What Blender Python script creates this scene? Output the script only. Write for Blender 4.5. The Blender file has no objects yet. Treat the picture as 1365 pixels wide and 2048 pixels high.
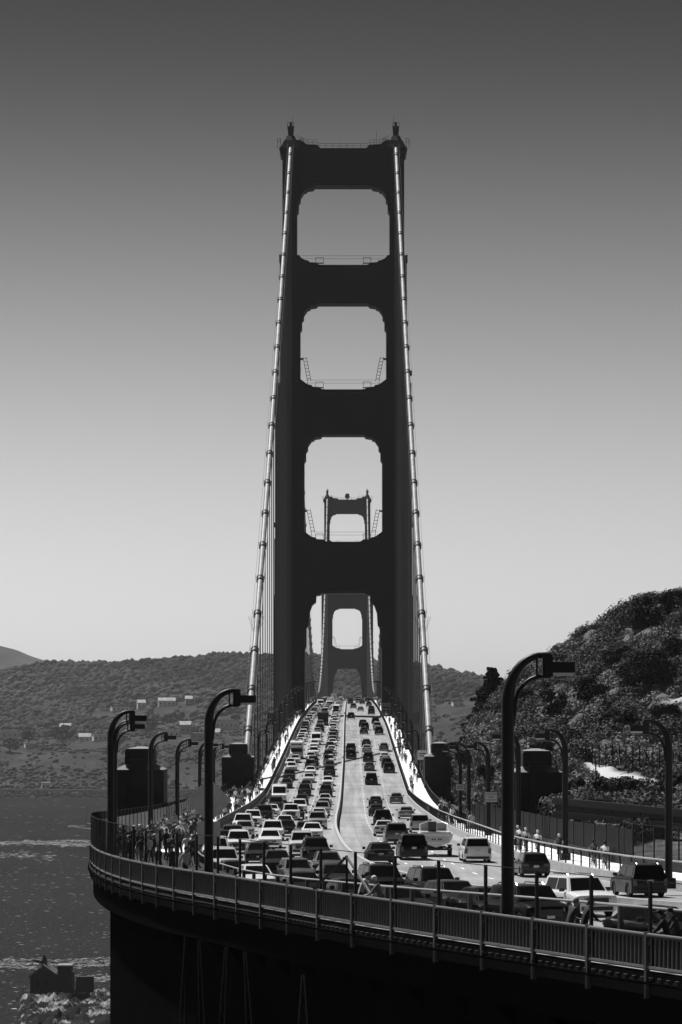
import bpy, bmesh, math, random
import numpy as np
from mathutils import Vector, Matrix
R = math.radians
scene = bpy.context.scene
# ---------------------------------------------------------------- camera
F = 6039.0            # focal length in photo pixels (1365 x 2048)
HY = 1430.0           # horizon row in the photo
cam_d = bpy.data.cameras.new("camera")
cam_d.sensor_fit = 'VERTICAL'
cam_d.sensor_height = 24.0
cam_d.lens = F / 2048.0 * 24.0
cam_d.shift_y = (HY - 1024.0) / 2048.0
cam_d.clip_start = 1.0
cam_d.clip_end = 30000.0
cam = bpy.data.objects.new("camera", cam_d)
scene.collection.objects.link(cam)
cam.location = (0, 0, 0)
cam.rotation_euler = (R(90), 0, 0)
scene.camera = cam
# ---------------------------------------------------------------- sky and sun
SUN_EL, SUN_AZ = 56.0, -38.0          # azimuth measured from +Y, negative = left of the view
world = bpy.data.worlds.new("World")
scene.world = world
world.use_nodes = True
wn = world.node_tree
wn.nodes.clear()
w_out = wn.nodes.new('ShaderNodeOutputWorld')
w_bg = wn.nodes.new('ShaderNodeBackground')
sky = wn.nodes.new('ShaderNodeTexSky')
sky.sky_type = 'NISHITA'
sky.sun_disc = False
sky.sun_elevation = R(SUN_EL)
sky.sun_rotation = R(SUN_AZ)
sep = wn.nodes.new('ShaderNodeSeparateColor')       # red-filtered black and white sky
tc = wn.nodes.new('ShaderNodeTexCoord')
sx = wn.nodes.new('ShaderNodeSeparateXYZ')
ramp = wn.nodes.new('ShaderNodeValToRGB')
mul = wn.nodes.new('ShaderNodeMath'); mul.operation = 'MULTIPLY'
wn.links.new(sky.outputs['Color'], sep.inputs['Color'])
wn.links.new(tc.outputs['Generated'], sx.inputs['Vector'])
wn.links.new(sx.outputs['Z'], ramp.inputs['Fac'])
wn.links.new(sep.outputs['Red'], mul.inputs[0])
wn.links.new(ramp.outputs['Color'], mul.inputs[1])
wn.links.new(mul.outputs[0], w_bg.inputs['Color'])
wn.links.new(w_bg.outputs[0], w_out.inputs['Surface'])
w_bg.inputs['Strength'].default_value = 0.15
SKY_RAMP = [(0.0, 0.57), (0.03, 0.58), (0.075, 0.54), (0.12, 0.41), (0.17, 0.215), (0.215, 0.095), (0.26, 0.06), (0.5, 0.05), (1.0, 0.05)]
cr = ramp.color_ramp
cr.interpolation = 'B_SPLINE'
while len(cr.elements) < len(SKY_RAMP):
    cr.elements.new(0.5)
for e, (p, v) in zip(cr.elements, SKY_RAMP):
    e.position = p; e.color = (v, v, v, 1)
sun_d = bpy.data.lights.new("sun", 'SUN')
sun_d.energy = 5.0
sun_d.angle = R(0.5)
sun_d.color = (1.0, 1.0, 1.0)
sun = bpy.data.objects.new("sun", sun_d)
scene.collection.objects.link(sun)
sd = Vector((math.sin(R(SUN_AZ)) * math.cos(R(SUN_EL)), math.cos(R(SUN_AZ)) * math.cos(R(SUN_EL)), math.sin(R(SUN_EL))))
sun.rotation_euler = sd.to_track_quat('Z', 'Y').to_euler()
sun.location = (0, 0, 300)
scene.view_settings.view_transform = 'Standard'
scene.view_settings.look = 'None'
scene.view_settings.gamma = 1.0
scene.view_settings.exposure = 0.3
HAZE = 2.9e-5
# ---------------------------------------------------------------- helpers
C = scene.collection
rnd = random.Random(7)
nr = np.random.RandomState(11)

def mat(name, v, rough=0.6, metal=0.0, spec=0.5, var=0.0, scale=3.0, bump=0.0, bscale=20.0, coat=0.0, coords='Object', stretch=None, detail=5.0):
    m = bpy.data.materials.new(name)
    m.use_nodes = True
    nt = m.node_tree
    b = nt.nodes['Principled BSDF']
    b.inputs['Base Color'].default_value = (v, v, v, 1)
    b.inputs['Roughness'].default_value = rough
    b.inputs['Metallic'].default_value = metal
    b.inputs['Specular IOR Level'].default_value = spec
    b.inputs['Coat Weight'].default_value = coat
    b.inputs['Coat Roughness'].default_value = 0.04
    if var > 0 or bump > 0:
        t = nt.nodes.new('ShaderNodeTexCoord')
        src = t.outputs[coords]
        if stretch:
            mp = nt.nodes.new('ShaderNodeMapping'); mp.inputs['Scale'].default_value = stretch
            nt.links.new(src, mp.inputs['Vector']); src = mp.outputs[0]
    if var > 0:
        n = nt.nodes.new('ShaderNodeTexNoise'); n.inputs['Scale'].default_value = scale; n.inputs['Detail'].default_value = detail; n.inputs['Roughness'].default_value = 0.65
        nt.links.new(src, n.inputs['Vector'])
        r = nt.nodes.new('ShaderNodeMapRange'); r.inputs['From Min'].default_value = 0.3; r.inputs['From Max'].default_value = 0.7
        r.inputs['To Min'].default_value = v * (1 - var); r.inputs['To Max'].default_value = v * (1 + var)
        nt.links.new(n.outputs['Fac'], r.inputs['Value'])
        nt.links.new(r.outputs[0], b.inputs['Base Color'])
    if bump > 0:
        n2 = nt.nodes.new('ShaderNodeTexNoise'); n2.inputs['Scale'].default_value = bscale; n2.inputs['Detail'].default_value = 6
        nt.links.new(src, n2.inputs['Vector'])
        bp = nt.nodes.new('ShaderNodeBump'); bp.inputs['Strength'].default_value = bump
        nt.links.new(n2.outputs['Fac'], bp.inputs['Height']); nt.links.new(bp.outputs[0], b.inputs['Normal'])
    return m

def tone_mat(name, lo, hi, rough=0.9, spec=0.1, trans=0.0):
    """albedo from a per-vertex 'tone' value: each plant keeps its own shade of leaf"""
    m = bpy.data.materials.new(name); m.use_nodes = True
    nt = m.node_tree; b = nt.nodes['Principled BSDF']
    a = nt.nodes.new('ShaderNodeAttribute'); a.attribute_name = 'tone'
    r = nt.nodes.new('ShaderNodeMapRange'); r.inputs['To Min'].default_value = lo; r.inputs['To Max'].default_value = hi
    nt.links.new(a.outputs['Fac'], r.inputs['Value']); nt.links.new(r.outputs[0], b.inputs['Base Color'])
    b.inputs['Roughness'].default_value = rough; b.inputs['Specular IOR Level'].default_value = spec
    return m

class MB:
    """collects boxes, tubes and prisms into one mesh"""
    def __init__(s): s.v = []; s.f = []; s.mi = []
    def add(s, vs, fs, mi=0):
        o = len(s.v); s.v += [tuple(p) for p in vs]; s.f += [tuple(i + o for i in f) for f in fs]; s.mi += [mi] * len(fs); return s
    def box(s, x0, x1, y0, y1, z0, z1, mi=0):
        return s.add([(x0,y0,z0),(x1,y0,z0),(x1,y1,z0),(x0,y1,z0),(x0,y0,z1),(x1,y0,z1),(x1,y1,z1),(x0,y1,z1)],
            [(3,2,1,0),(4,5,6,7),(0,1,5,4),(1,2,6,5),(2,3,7,6),(3,0,4,7)], mi)
    def frus(s, cx, cy, z0, z1, w0, d0, w1, d1, mi=0):
        v = []
        for z, w, d in ((z0, w0, d0), (z1, w1, d1)):
            v += [(cx-w/2,cy-d/2,z),(cx+w/2,cy-d/2,z),(cx+w/2,cy+d/2,z),(cx-w/2,cy+d/2,z)]
        return s.add(v, [(3,2,1,0),(4,5,6,7),(0,1,5,4),(1,2,6,5),(2,3,7,6),(3,0,4,7)], mi)
    def tube(s, pts, r, n=6, mi=0, cap=True, radii=None):
        pts = [Vector(p) for p in pts]; vs = []; fs = []
        for i, p in enumerate(pts):
            d = (pts[min(i+1, len(pts)-1)] - pts[max(i-1, 0)]).normalized()
            if i == 0:
                a = Vector((0, 0, 1)) if abs(d.z) < 0.9 else Vector((1, 0, 0)); u = d.cross(a).normalized()
            else: u = (u - d*u.dot(d)).normalized()
            w = d.cross(u).normalized()
            rr = radii[i] if radii else r
            for k in range(n):
                t = 2 * math.pi * (k + .5) / n
                vs.append(p + (u * math.cos(t) + w * math.sin(t)) * rr)
        for i in range(len(pts) - 1):
            for k in range(n):
                a = i*n+k; b = i*n+(k+1) % n
                fs.append((a, b, b+n, a+n))
        if cap:
            fs.append(tuple(range(n-1, -1, -1))); fs.append(tuple((len(pts)-1)*n + k for k in range(n)))
        return s.add(vs, fs, mi)
    def prism(s, poly, axis, a0, a1, mi=0):
        """poly of 2D points extruded along axis ('x': pts are (y,z); 'y': pts are (x,z); 'z': pts are (x,y))"""
        n = len(poly)
        def P(p, a): return (a, p[0], p[1]) if axis == 'x' else ((p[0], a, p[1]) if axis == 'y' else (p[0], p[1], a))
        vs = [P(p, a0) for p in poly] + [P(p, a1) for p in poly]
        fs = [tuple(range(n)), tuple(range(2*n-1, n-1, -1))] + [(i, i+n, (i+1) % n + n, (i+1) % n) for i in range(n)]
        return s.add(vs, fs, mi)
    def build(s, name, m, parent=None, smooth=None, loc=None):
        me = bpy.data.meshes.new(name); me.from_pydata(s.v, [], s.f)
        ms = m if isinstance(m, (list, tuple)) else [m]
        for q in ms: me.materials.append(q)
        if len(ms) > 1: me.polygons.foreach_set('material_index', s.mi)
        bm = bmesh.new(); bm.from_mesh(me); bmesh.ops.recalc_face_normals(bm, faces=bm.faces); bm.to_mesh(me); bm.free()
        if smooth:
            me.shade_smooth(); me.set_sharp_from_angle(angle=R(smooth))
        o = bpy.data.objects.new(name, me); C.objects.link(o)
        if parent: o.parent = parent
        if loc: o.location = loc
        return o

def np_mesh(name, V, Fq, m, parent=None, tone=None, smooth=False):
    me = bpy.data.meshes.new(name)
    V = np.asarray(V, dtype=np.float32); Fq = np.asarray(Fq, dtype=np.int32)
    k = Fq.shape[1]
    me.vertices.add(len(V)); me.vertices.foreach_set('co', V.ravel())
    me.loops.add(Fq.size); me.loops.foreach_set('vertex_index', Fq.ravel())
    me.polygons.add(len(Fq)); me.polygons.foreach_set('loop_start', np.arange(0, Fq.size, k, dtype=np.int32))
    me.polygons.foreach_set('loop_total', np.full(len(Fq), k, dtype=np.int32))
    me.update(calc_edges=True)
    if tone is not None:
        a = me.attributes.new('tone', 'FLOAT', 'POINT'); a.data.foreach_set('value', np.asarray(tone, dtype=np.float32))
    me.materials.append(m)
    if smooth: me.shade_smooth()
    o = bpy.data.objects.new(name, me); C.objects.link(o)
    if parent: o.parent = parent
    return o

def tag(o, label=None, cat=None, group=None, kind=None):
    if label: o['label'] = label
    if cat: o['category'] = cat
    if group: o['group'] = group
    if kind: o['kind'] = kind
    return o
def empty(name, loc=(0, 0, 0), rz=0.0):
    o = bpy.data.objects.new(name, None); C.objects.link(o); o.location = loc; o.rotation_euler = (0, 0, rz)
    o.empty_display_size = 0.3
    return o
def children(o): return [c for c in bpy_children.get(o.name, [])]
def copy_tree(o, kids, skip=()):
    """kids: dict name->list of children (captured once per prototype)"""
    c = o.copy(); C.objects.link(c)
    def rec(src, dst):
        for ch in kids.get(src.name, []):
            if ch['pn'] in skip: continue
            d = ch.copy(); C.objects.link(d); d.parent = dst
            del d['pn']
            rec(ch, d)
    rec(o, c)
    return c
def capture(o):
    kids = {}
    def rec(p):
        kids[p.name] = list(p.children)
        for ch in p.children:
            ch['pn'] = ch.name.split('.')[0]; rec(ch)
    rec(o); return kids
def all_under(o):
    out = []
    for c in o.children: out.append(c); out += all_under(c)
    return out
def drop(o):
    for c in all_under(o) + [o]: bpy.data.objects.remove(c)
def ordn(n):
    return str(n) + ('th' if 10 <= n % 100 <= 20 else {1: 'st', 2: 'nd', 3: 'rd'}.get(n % 10, 'th'))

def curve(tab):
    D = np.array([a for a, b in tab], float); V = np.array([b for a, b in tab], float)
    g = np.zeros(len(D)); h = np.diff(D); s = np.diff(V) / h
    g[0] = s[0]; g[-1] = s[-1]
    for i in range(1, len(D)-1):
        g[i] = (s[i-1]*h[i] + s[i]*h[i-1]) / (h[i-1] + h[i])
    def f(x):
        if x <= D[0]: return V[0] + g[0]*(x-D[0])
        if x >= D[-1]: return V[-1] + g[-1]*(x-D[-1])
        i = int(np.searchsorted(D, x) - 1); i = max(0, min(i, len(D)-2)); t = (x-D[i])/h[i]
        return float((2*t**3-3*t**2+1)*V[i] + (t**3-2*t**2+t)*h[i]*g[i] + (-2*t**3+3*t**2)*V[i+1] + (t**3-t**2)*h[i]*g[i+1])
    return f
# road centre line, plan and profile
AX = lambda d: 0.6 + (d - 788) * 0.0029
cxf = curve([(40, 45.5), (62.7, 35.3), (80, 27.8), (96, 20.3), (111, 14.8), (125.4, 10.4), (137, 7.5), (150.5, 4.8), (172, 1.9), (190, .75), (207, .15), (225, -.2), (245, -.5), (300, -.8), (360, AX(360)), (430, AX(430)), (788, AX(788)), (2300, AX(2300))])
czf = curve([(40, -7.1), (80, -7.3), (100, -7.55), (122, -8.2), (147, -8.95), (171, -9.3), (199, -9.6), (230, -9.9), (264, -10.35), (300, -10.9), (350, -11.4), (400, -11.3), (466, -9.4), (560, -6.1), (675, -2.3), (756, -.6), (854, 1.3), (984, 3.3), (1107, 4.8), (1270, 5.9), (1428, 6.3), (1600, 5.5), (1800, 3.3), (2068, -.2), (2300, -5)])
lzf = curve([(60, -7.0), (83, -7.2), (114, -7.35), (131, -7.6), (147, -7.85), (163, -8.1), (177, -8.35), (200, -8.95), (240, -9.75), (300, -10.6), (350, -11.1), (403, -10.99)])
lxf = curve([(68.4, 16.2), (83, 9.4), (86, 8.1), (90, 6.4), (98, 3.0), (106, -.23), (113, -2.6), (121, -5.0), (131, -7.9), (147, -11.3), (163, -13.45), (177, -14.6), (190, -15.2), (205, -15.5), (240, -15.5), (300, -15.4), (402, -15.2)])
def tang(f, d):
    e = 0.5; t = Vector((f(d+e) - f(d-e), 2*e, 0)); return t.normalized()
def P(d, off, dz=0.0):
    t = tang(cxf, d); return Vector((cxf(d) + t.y*off, d - t.x*off, czf(d) + dz))
def head(d):
    t = tang(cxf, d); return math.atan2(-t.x, t.y)       # rotation so that local +Y points away along the road
def PL(d, inset=0.0, dz=0.0):
    """points along the outer edge of the east walkway (the near railing)"""
    t = tang(lxf, d); z = lzf(d)
    return Vector((lxf(d) + t.y*inset, d - t.x*inset, z + dz))
def strip(name, prof, ds, m, fn=P, parent=None, mi=None, close=False, smooth=True):
    """sweep a cross section (offset, dz) along the road"""
    V = []; Fs = []; n = len(prof)
    for d in ds:
        for o, z in prof: V.append(tuple(fn(d, o(d) if callable(o) else o, z)))
    for i in range(len(ds)-1):
        for k in range(n - (0 if close else 1)):
            a = i*n + k; b = i*n + (k+1) % n
            Fs.append((a, b, b+n, a+n))
    if close: Fs += [tuple(range(n)), tuple(len(V)-1-k for k in range(n))]
    b = MB(); b.add(V, Fs)
    return b.build(name, m, parent, smooth=30)
def rng(a, b, s):
    n = max(1, int(round((b-a)/s))); return [a + (b-a)*i/n for i in range(n+1)]
def px(x, y, D): return Vector(((x-682.5)*D/F, D, (HY-y)*D/F))

# ---------------------------------------------------------------- materials
M = {}
M['road'] = None
M['concrete'] = mat('pale_concrete', .42, .85, var=.12, scale=.6, bump=.2, bscale=3)
M['walk'] = mat('walkway_concrete', .86, .85, var=.10, scale=.8)
M['barrier'] = mat('barrier_concrete', .40, .8, var=.2, scale=1.5)
M['dark_concrete'] = mat('weathered_dark_concrete', .015, .9, spec=.2, var=.3, scale=.4)
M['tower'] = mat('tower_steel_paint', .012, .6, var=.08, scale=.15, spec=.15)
M['steel'] = mat('dark_painted_steel', .012, .5, spec=.2, var=.25, scale=2)
M['steel2'] = mat('railing_steel_paint', .065, .5, spec=.3, var=.2, scale=4)
M['cable'] = mat('cable_paint', .26, .5, var=.3, scale=.5, stretch=(1, 1, .3), spec=.4)
M['band'] = mat('cable_band_paint', .05, .5, var=.2, scale=3)
M['rope'] = mat('suspender_rope_paint', .03, .5)
M['curbrail'] = mat('curb_rail_paint', .012, .5, spec=.15)
M['pipe'] = mat('handrail_pipe', .38, .35, spec=.6, var=.15, scale=5)
M['white_line'] = mat('lane_paint', .85, .6, var=.1, scale=6)
M['seam'] = mat('expansion_joint', .10, .7)
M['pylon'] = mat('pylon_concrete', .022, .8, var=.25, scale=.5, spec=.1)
M['pyl_cap'] = mat('pylon_cap_sunlit_tone', .20, .8, var=.2, scale=1)  # pylon concrete made lighter, painting the sun on its top faces
M['wire'] = mat('fence_wire', .03, .7, spec=.1)
M['lamp'] = mat('lamp_pole_paint', .010, .45, spec=.2)
M['pipe_dull'] = mat('dull_handrail_pipe', .30, .5, spec=.3)
M['baluster'] = mat('baluster_paint', .20, .5, spec=.3, var=.2, scale=3)
M['deep'] = mat('underdeck_shade_paint', .003, .9, spec=.0)  # near-black tone that paints the deep shade under the deck
M['lens'] = mat('lamp_lens_glass', .55, .3)
M['sign_back'] = mat('sign_back_metal', .75, .6, var=.15, scale=2)
M['sign_face'] = mat('sign_face', .35, .5)
M['sign_ink'] = mat('sign_ink', .02, .6)
M['glass'] = mat('car_glass', .006, .06, spec=.14)
M['tyre'] = mat('tyre_rubber', .012, .8, spec=.2)
M['rim'] = mat('wheel_rim_alloy', .45, .3, metal=.8)
M['trim'] = mat('black_trim', .015, .5)
M['lamp_glass'] = mat('headlight_glass', .55, .12, spec=.8)
M['tail'] = mat('tail_light_lens', .07, .2)
M['plate'] = mat('number_plate', .6, .5)
M['chrome'] = mat('chrome', .6, .12, metal=1)
PAINT = {'W': mat('white_car_paint', .80, .3, coat=.6), 'S': mat('silver_car_paint', .42, .3, metal=.5, coat=.6),
 'G': mat('grey_car_paint', .13, .3, metal=.3, coat=.7), 'D': mat('dark_car_paint', .018, .3, spec=.25, coat=.22), 'B': mat('black_car_paint', .004, .3, spec=.2, coat=.18), 'L': mat('light_grey_car_paint', .58, .3, coat=.6)}
PNAME = {'W': 'white', 'S': 'silver', 'G': 'mid grey', 'D': 'dark grey', 'B': 'black', 'L': 'pale grey'}
M['skin'] = mat('skin', .30, .6)
M['hair'] = mat('hair', .02, .6)
M['shoe'] = mat('shoe_leather', .05, .6)
CL = [mat('cloth_white', .75, .9), mat('cloth_pale', .42, .9), mat('cloth_grey', .16, .9), mat('cloth_dark', .04, .9), mat('cloth_black', .015, .9)]
CLN = ['white', 'pale', 'grey', 'dark', 'black']
# ---------------------------------------------------------------- water
def water_mat():
    m = bpy.data.materials.new('sea_water'); m.use_nodes = True
    nt = m.node_tree; b = nt.nodes['Principled BSDF']
    b.inputs['Base Color'].default_value = (.022, .022, .022, 1)
    b.inputs['Roughness'].default_value = .40; b.inputs['Specular IOR Level'].default_value = .10
    t = nt.nodes.new('ShaderNodeTexCoord')
    mp = nt.nodes.new('ShaderNodeMapping'); mp.inputs['Scale'].default_value = (1, .45, 1)
    nt.links.new(t.outputs['Object'], mp.inputs['Vector'])
    n = nt.nodes.new('ShaderNodeTexNoise'); n.inputs['Scale'].default_value = .35; n.inputs['Detail'].default_value = 8; n.inputs['Roughness'].default_value = .7
    nt.links.new(mp.outputs[0], n.inputs['Vector'])
    bp = nt.nodes.new('ShaderNodeBump'); bp.inputs['Strength'].default_value = .9; bp.inputs['Distance'].default_value = 1.6
    nt.links.new(n.outputs['Fac'], bp.inputs['Height']); nt.links.new(bp.outputs[0], b.inputs['Normal'])
    n3 = nt.nodes.new('ShaderNodeTexNoise'); n3.inputs['Scale'].default_value = .012; n3.inputs['Detail'].default_value = 6
    nt.links.new(mp.outputs[0], n3.inputs['Vector'])
    r = nt.nodes.new('ShaderNodeMapRange'); r.inputs['From Min'].default_value = .35; r.inputs['From Max'].default_value = .7; r.inputs['To Min'].default_value = .001; r.inputs['To Max'].default_value = .006
    nt.links.new(n3.outputs['Fac'], r.inputs['Value'])
    df = nt.nodes.new('ShaderNodeBsdfDiffuse'); gl = nt.nodes.new('ShaderNodeBsdfGlossy'); gl.inputs['Roughness'].default_value = .35; mxs = nt.nodes.new('ShaderNodeMixShader'); mxs.inputs[0].default_value = .03
    nt.links.new(r.outputs[0], df.inputs['Color']); nt.links.new(bp.outputs[0], gl.inputs['Normal']); nt.links.new(bp.outputs[0], df.inputs['Normal'])
    nt.links.new(df.outputs[0], mxs.inputs[1]); nt.links.new(gl.outputs[0], mxs.inputs[2]); nt.links.new(mxs.outputs[0], nt.nodes['Material Output'].inputs['Surface'])
    return m
ZW = -75.0
b = MB(); b.add([(-3500, -350, ZW), (3500, -350, ZW), (3500, 6500, ZW), (-3500, 6500, ZW)], [(0, 1, 2, 3)])
tag(b.build('water', water_mat()), kind='structure')
# foam: boat wakes, and sun glints painted as flat pale flecks
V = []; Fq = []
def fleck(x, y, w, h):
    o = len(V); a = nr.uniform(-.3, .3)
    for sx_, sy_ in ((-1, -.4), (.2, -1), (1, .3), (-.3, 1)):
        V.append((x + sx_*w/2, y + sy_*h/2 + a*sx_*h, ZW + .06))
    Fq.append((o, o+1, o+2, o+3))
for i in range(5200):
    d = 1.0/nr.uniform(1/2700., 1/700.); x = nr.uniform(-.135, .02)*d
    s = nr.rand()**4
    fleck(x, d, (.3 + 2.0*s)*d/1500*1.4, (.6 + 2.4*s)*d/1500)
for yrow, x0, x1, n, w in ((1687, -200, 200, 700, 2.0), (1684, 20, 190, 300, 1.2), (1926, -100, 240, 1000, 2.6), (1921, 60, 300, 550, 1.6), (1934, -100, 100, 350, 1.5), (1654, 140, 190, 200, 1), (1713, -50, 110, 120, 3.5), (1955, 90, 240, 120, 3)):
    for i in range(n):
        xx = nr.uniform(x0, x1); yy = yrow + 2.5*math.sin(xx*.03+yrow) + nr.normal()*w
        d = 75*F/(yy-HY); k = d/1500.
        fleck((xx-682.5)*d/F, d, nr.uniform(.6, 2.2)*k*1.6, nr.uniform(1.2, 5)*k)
tag(np_mesh('foam_and_glints', V, Fq, mat('sea_foam_and_glint', .22, .9)), 'white flecks painting sun glints, and boat wakes, on the dark water', 'foam_and_glints', kind='stuff')

# ---------------------------------------------------------------- far shore (city side)
COL = [-700, -300, 0, 150, 330, 480, 690, 866, 930, 1000, 1150, 1400, 2000]
ROW = [(2735, [1597.5]*13), (2742, [1594.5]*13), (2760, [1584]*13), (2772, [1583.5]*13), (2900, [1577]*5 + [1576, 1560, 1545, 1530, 1520, 1500, 1490, 1480]),
 (2960, [1556, 1552, 1556, 1548, 1552, 1550, 1520, 1490, 1480, 1470, 1460, 1450, 1440]), (3060, [1512, 1512, 1516, 1508, 1502, 1498, 1470, 1432, 1425, 1420, 1410, 1400, 1400]),
 (3250, [1484, 1484, 1482, 1480, 1478, 1474, 1440, 1410, 1405, 1404, 1400, 1395, 1395]), (3450, [1470, 1470, 1470, 1468, 1462, 1456, 1425, 1402, 1400, 1398, 1392, 1390, 1390]),
 (3650, [1445, 1445, 1445, 1440, 1430, 1422, 1400, 1385, 1385, 1385, 1385, 1388, 1390]), (3950, [1395, 1395, 1395, 1385, 1378, 1372, 1352, 1362, 1366, 1374, 1385, 1390, 1395]),
 (4200, [1362, 1356, 1350, 1329, 1324, 1320, 1314, 1345, 1356, 1372, 1386, 1392, 1400]), (4500, [1372, 1366, 1360, 1340, 1336, 1332, 1328, 1356, 1366, 1382, 1396, 1402, 1410]), (5200, [1440]*13)]
RD = np.array([r[0] for r in ROW], float)
RZ = np.array([[(HY - y)*r[0]/F for y in r[1]] for r in ROW])
CXA = np.array(COL, float)
def bumpn(x, y):
    return (math.sin(x*.021+y*.013)*1.0 + math.sin(x*.047-y*.031+1.3)*.6 + math.sin(x*.11+y*.09)*.3)
def shore_z(X, D):
    xc = X*F/D + 682.5
    i = min(max(int(np.searchsorted(RD, D) - 1), 0), len(RD)-2); t = min(max((D-RD[i])/(RD[i+1]-RD[i]), 0), 1)
    za = np.interp(xc, CXA, RZ[i]); zb = np.interp(xc, CXA, RZ[i+1])
    z = za*(1-t) + zb*t
    k = min(max((D-2900)/200., 0), 1)
    return z + bumpn(X, D)*3.0*k
def grid(name, fz, xs_of, ds, m, tone=None):
    n = len(xs_of(ds[0])); V = []; Fq = []
    for d in ds:
        for x in xs_of(d): V.append((x, d, fz(x, d)))
    for i in range(len(ds)-1):
        for k in range(n-1):
            a = i*n+k; Fq.append((a, a+1, a+n+1, a+n))
    return np_mesh(name, V, Fq, m, smooth=True)
dsr = [2735, 2742, 2750, 2760, 2772, 2800, 2850, 2900] + rng(2930, 3100, 12) + rng(3120, 4500, 25) + [4700, 5000, 5200]
M['far_ground'] = mat('far_shore_scrub', .027, .95, spec=.1, var=.85, scale=.035, detail=9)
M['seawall'] = mat('seawall_rock', .16, .95, var=.7, scale=.25, detail=8)
grid('far_shore', shore_z, lambda d: [(-700 + i*2700/260 - 682.5)*d/F for i in range(261)], dsr, M['far_ground'])['kind'] = 'structure'
b = MB()
for i in range(900):          # rock armour along the water's edge
    X = nr.uniform(-340, 60); d = nr.uniform(2741, 2757); z = ZW + (d-2739)*.28
    s = nr.uniform(.8, 2.0); b.frus(X, d, z-s, z+s*.6, s*2.2, s*2, s*1.1, s)
tag(b.build('rock_armour', M['seawall']), 'pale rock armour and low sea wall lining the far shore', 'rocks', kind='stuff')
b = MB(); b.box(-330, 90, 2772.5, 2774, ZW+4, ZW+6.8)
tag(b.build('sea_wall', mat('pale_wall', .3, .9, var=.3, scale=.1)), 'long low pale sea wall above the far waterline', 'wall')
# far mountain
MT = [(-700, 1240), (-300, 1262), (-60, 1274), (0, 1290), (30, 1299), (60, 1312), (90, 1322), (120, 1328), (150, 1323), (175, 1330), (300, 1345), (520, 1345), (600, 1322), (640, 1308), (700, 1306), (760, 1326), (820, 1336), (866, 1345), (1000, 1400), (1400, 1420)]
mx = np.array([a for a, c in MT], float); mz = np.array([(HY-c)*6000/F for a, c in MT])
def mount_z(X, D):
    xc = X*F/6000 + 682.5; top = np.interp(xc, mx, mz) + bumpn(X*.7, D)*1.5
    t = (D-5300)/700. if D < 6000 else (6500-D)/500.
    return -40 + (top+40)*math.sin(max(t, 0)*math.pi/2)
grid('far_mountain', mount_z, lambda d: [(-700 + i*2100/200 - 682.5)*6000/F for i in range(201)], rng(5300, 6500, 60), mat('far_mountain_scrub', .06, .95, spec=.1, var=.5, scale=.012, detail=9))['kind'] = 'structure'
BLD = [(14, 1478, 44, 9, 0, 0, 0, 'long white building at the far left edge above the bluff'),
 (132, 1481, 34, 4, 0, 0, 0, 'long low white shed left of the first lamp, above the bluff'),
 (170, 1483, 24, 5, 0, 0, 1, 'white gabled shed, middle of the low row left of the lamp'),
 (200, 1480, 28, 5, 0, 0, 0, 'white shed touching the first double lamp pole on its left'),
 (132, 1466, 22, 6, 1, 0, 1, 'small grey gabled house standing above the low sheds at left'),
 (57, 1497, 14, 4, 0, 0, 0, 'tiny white hut under the pointed tree at left'),
 (206, 1421, 12, 8, 0, 0, 0, 'small white tower house high on the wooded slope at left'),
 (240, 1424, 34, 4, 0, 0, 0, 'long white block on the wooded slope right of the tower house'),
 (283, 1418, 16, 7, 0, 0, 1, 'white gabled house on the wooded slope above the first lamp arm'),
 (334, 1413, 34, 6, 0, 0, 1, 'wide white gabled hall high on the slope between the lamps'),
 (378, 1407, 14, 5, 1, 0, 1, 'grey gabled house right of the wide white hall on the slope'),
 (311, 1441, 18, 5, 1, 0, 0, 'grey flat house lower on the slope above the second lamp'),
 (338, 1474, 42, 7, 0, 0, 0, 'long pale building behind the fourth lamp head'),
 (372, 1468, 22, 11, 1, 0, 1, 'tall grey gabled house left of the tall front lamp'),
 (455, 1460, 46, 11, 0, 1, 0, 'long pale arcaded building behind the left main cable foot'),
 (398, 1480, 26, 6, 1, 0, 0, 'low grey building between the middle lamps'),
 (432, 1476, 18, 6, 0, 0, 1, 'small white gabled house right of the tall lamp pole'),
 (915, 1412, 20, 4, 0, 0, 0, 'small white building on the bluff right of the right cable'),
 (92, 1584, 16, 6, 0, 0, 0, 'small white pavilion beside the far waterline at left'),
 (880, 1407, 14, 3, 1, 0, 0, 'small grey building beside the right cable on the far bluff')]
def far_D(xc, yb):
    for dd in np.arange(2900, 4100, 8):
        if HY - shore_z((xc-682.5)*dd/F, dd)*F/dd <= yb: return float(dd)
    return 3300.0
BP = []
for a_ in BLD:
    D_ = far_D(a_[0], a_[1]); BP.append(((a_[0]-682.5)*D_/F, D_, a_[2]*D_/F))
def near_building(X, d):
    return any(abs(X-bx)*3600/bd_ < bw/2+5 and bd_-130 < d < bd_+12 for bx, bd_, bw in BP)
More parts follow.
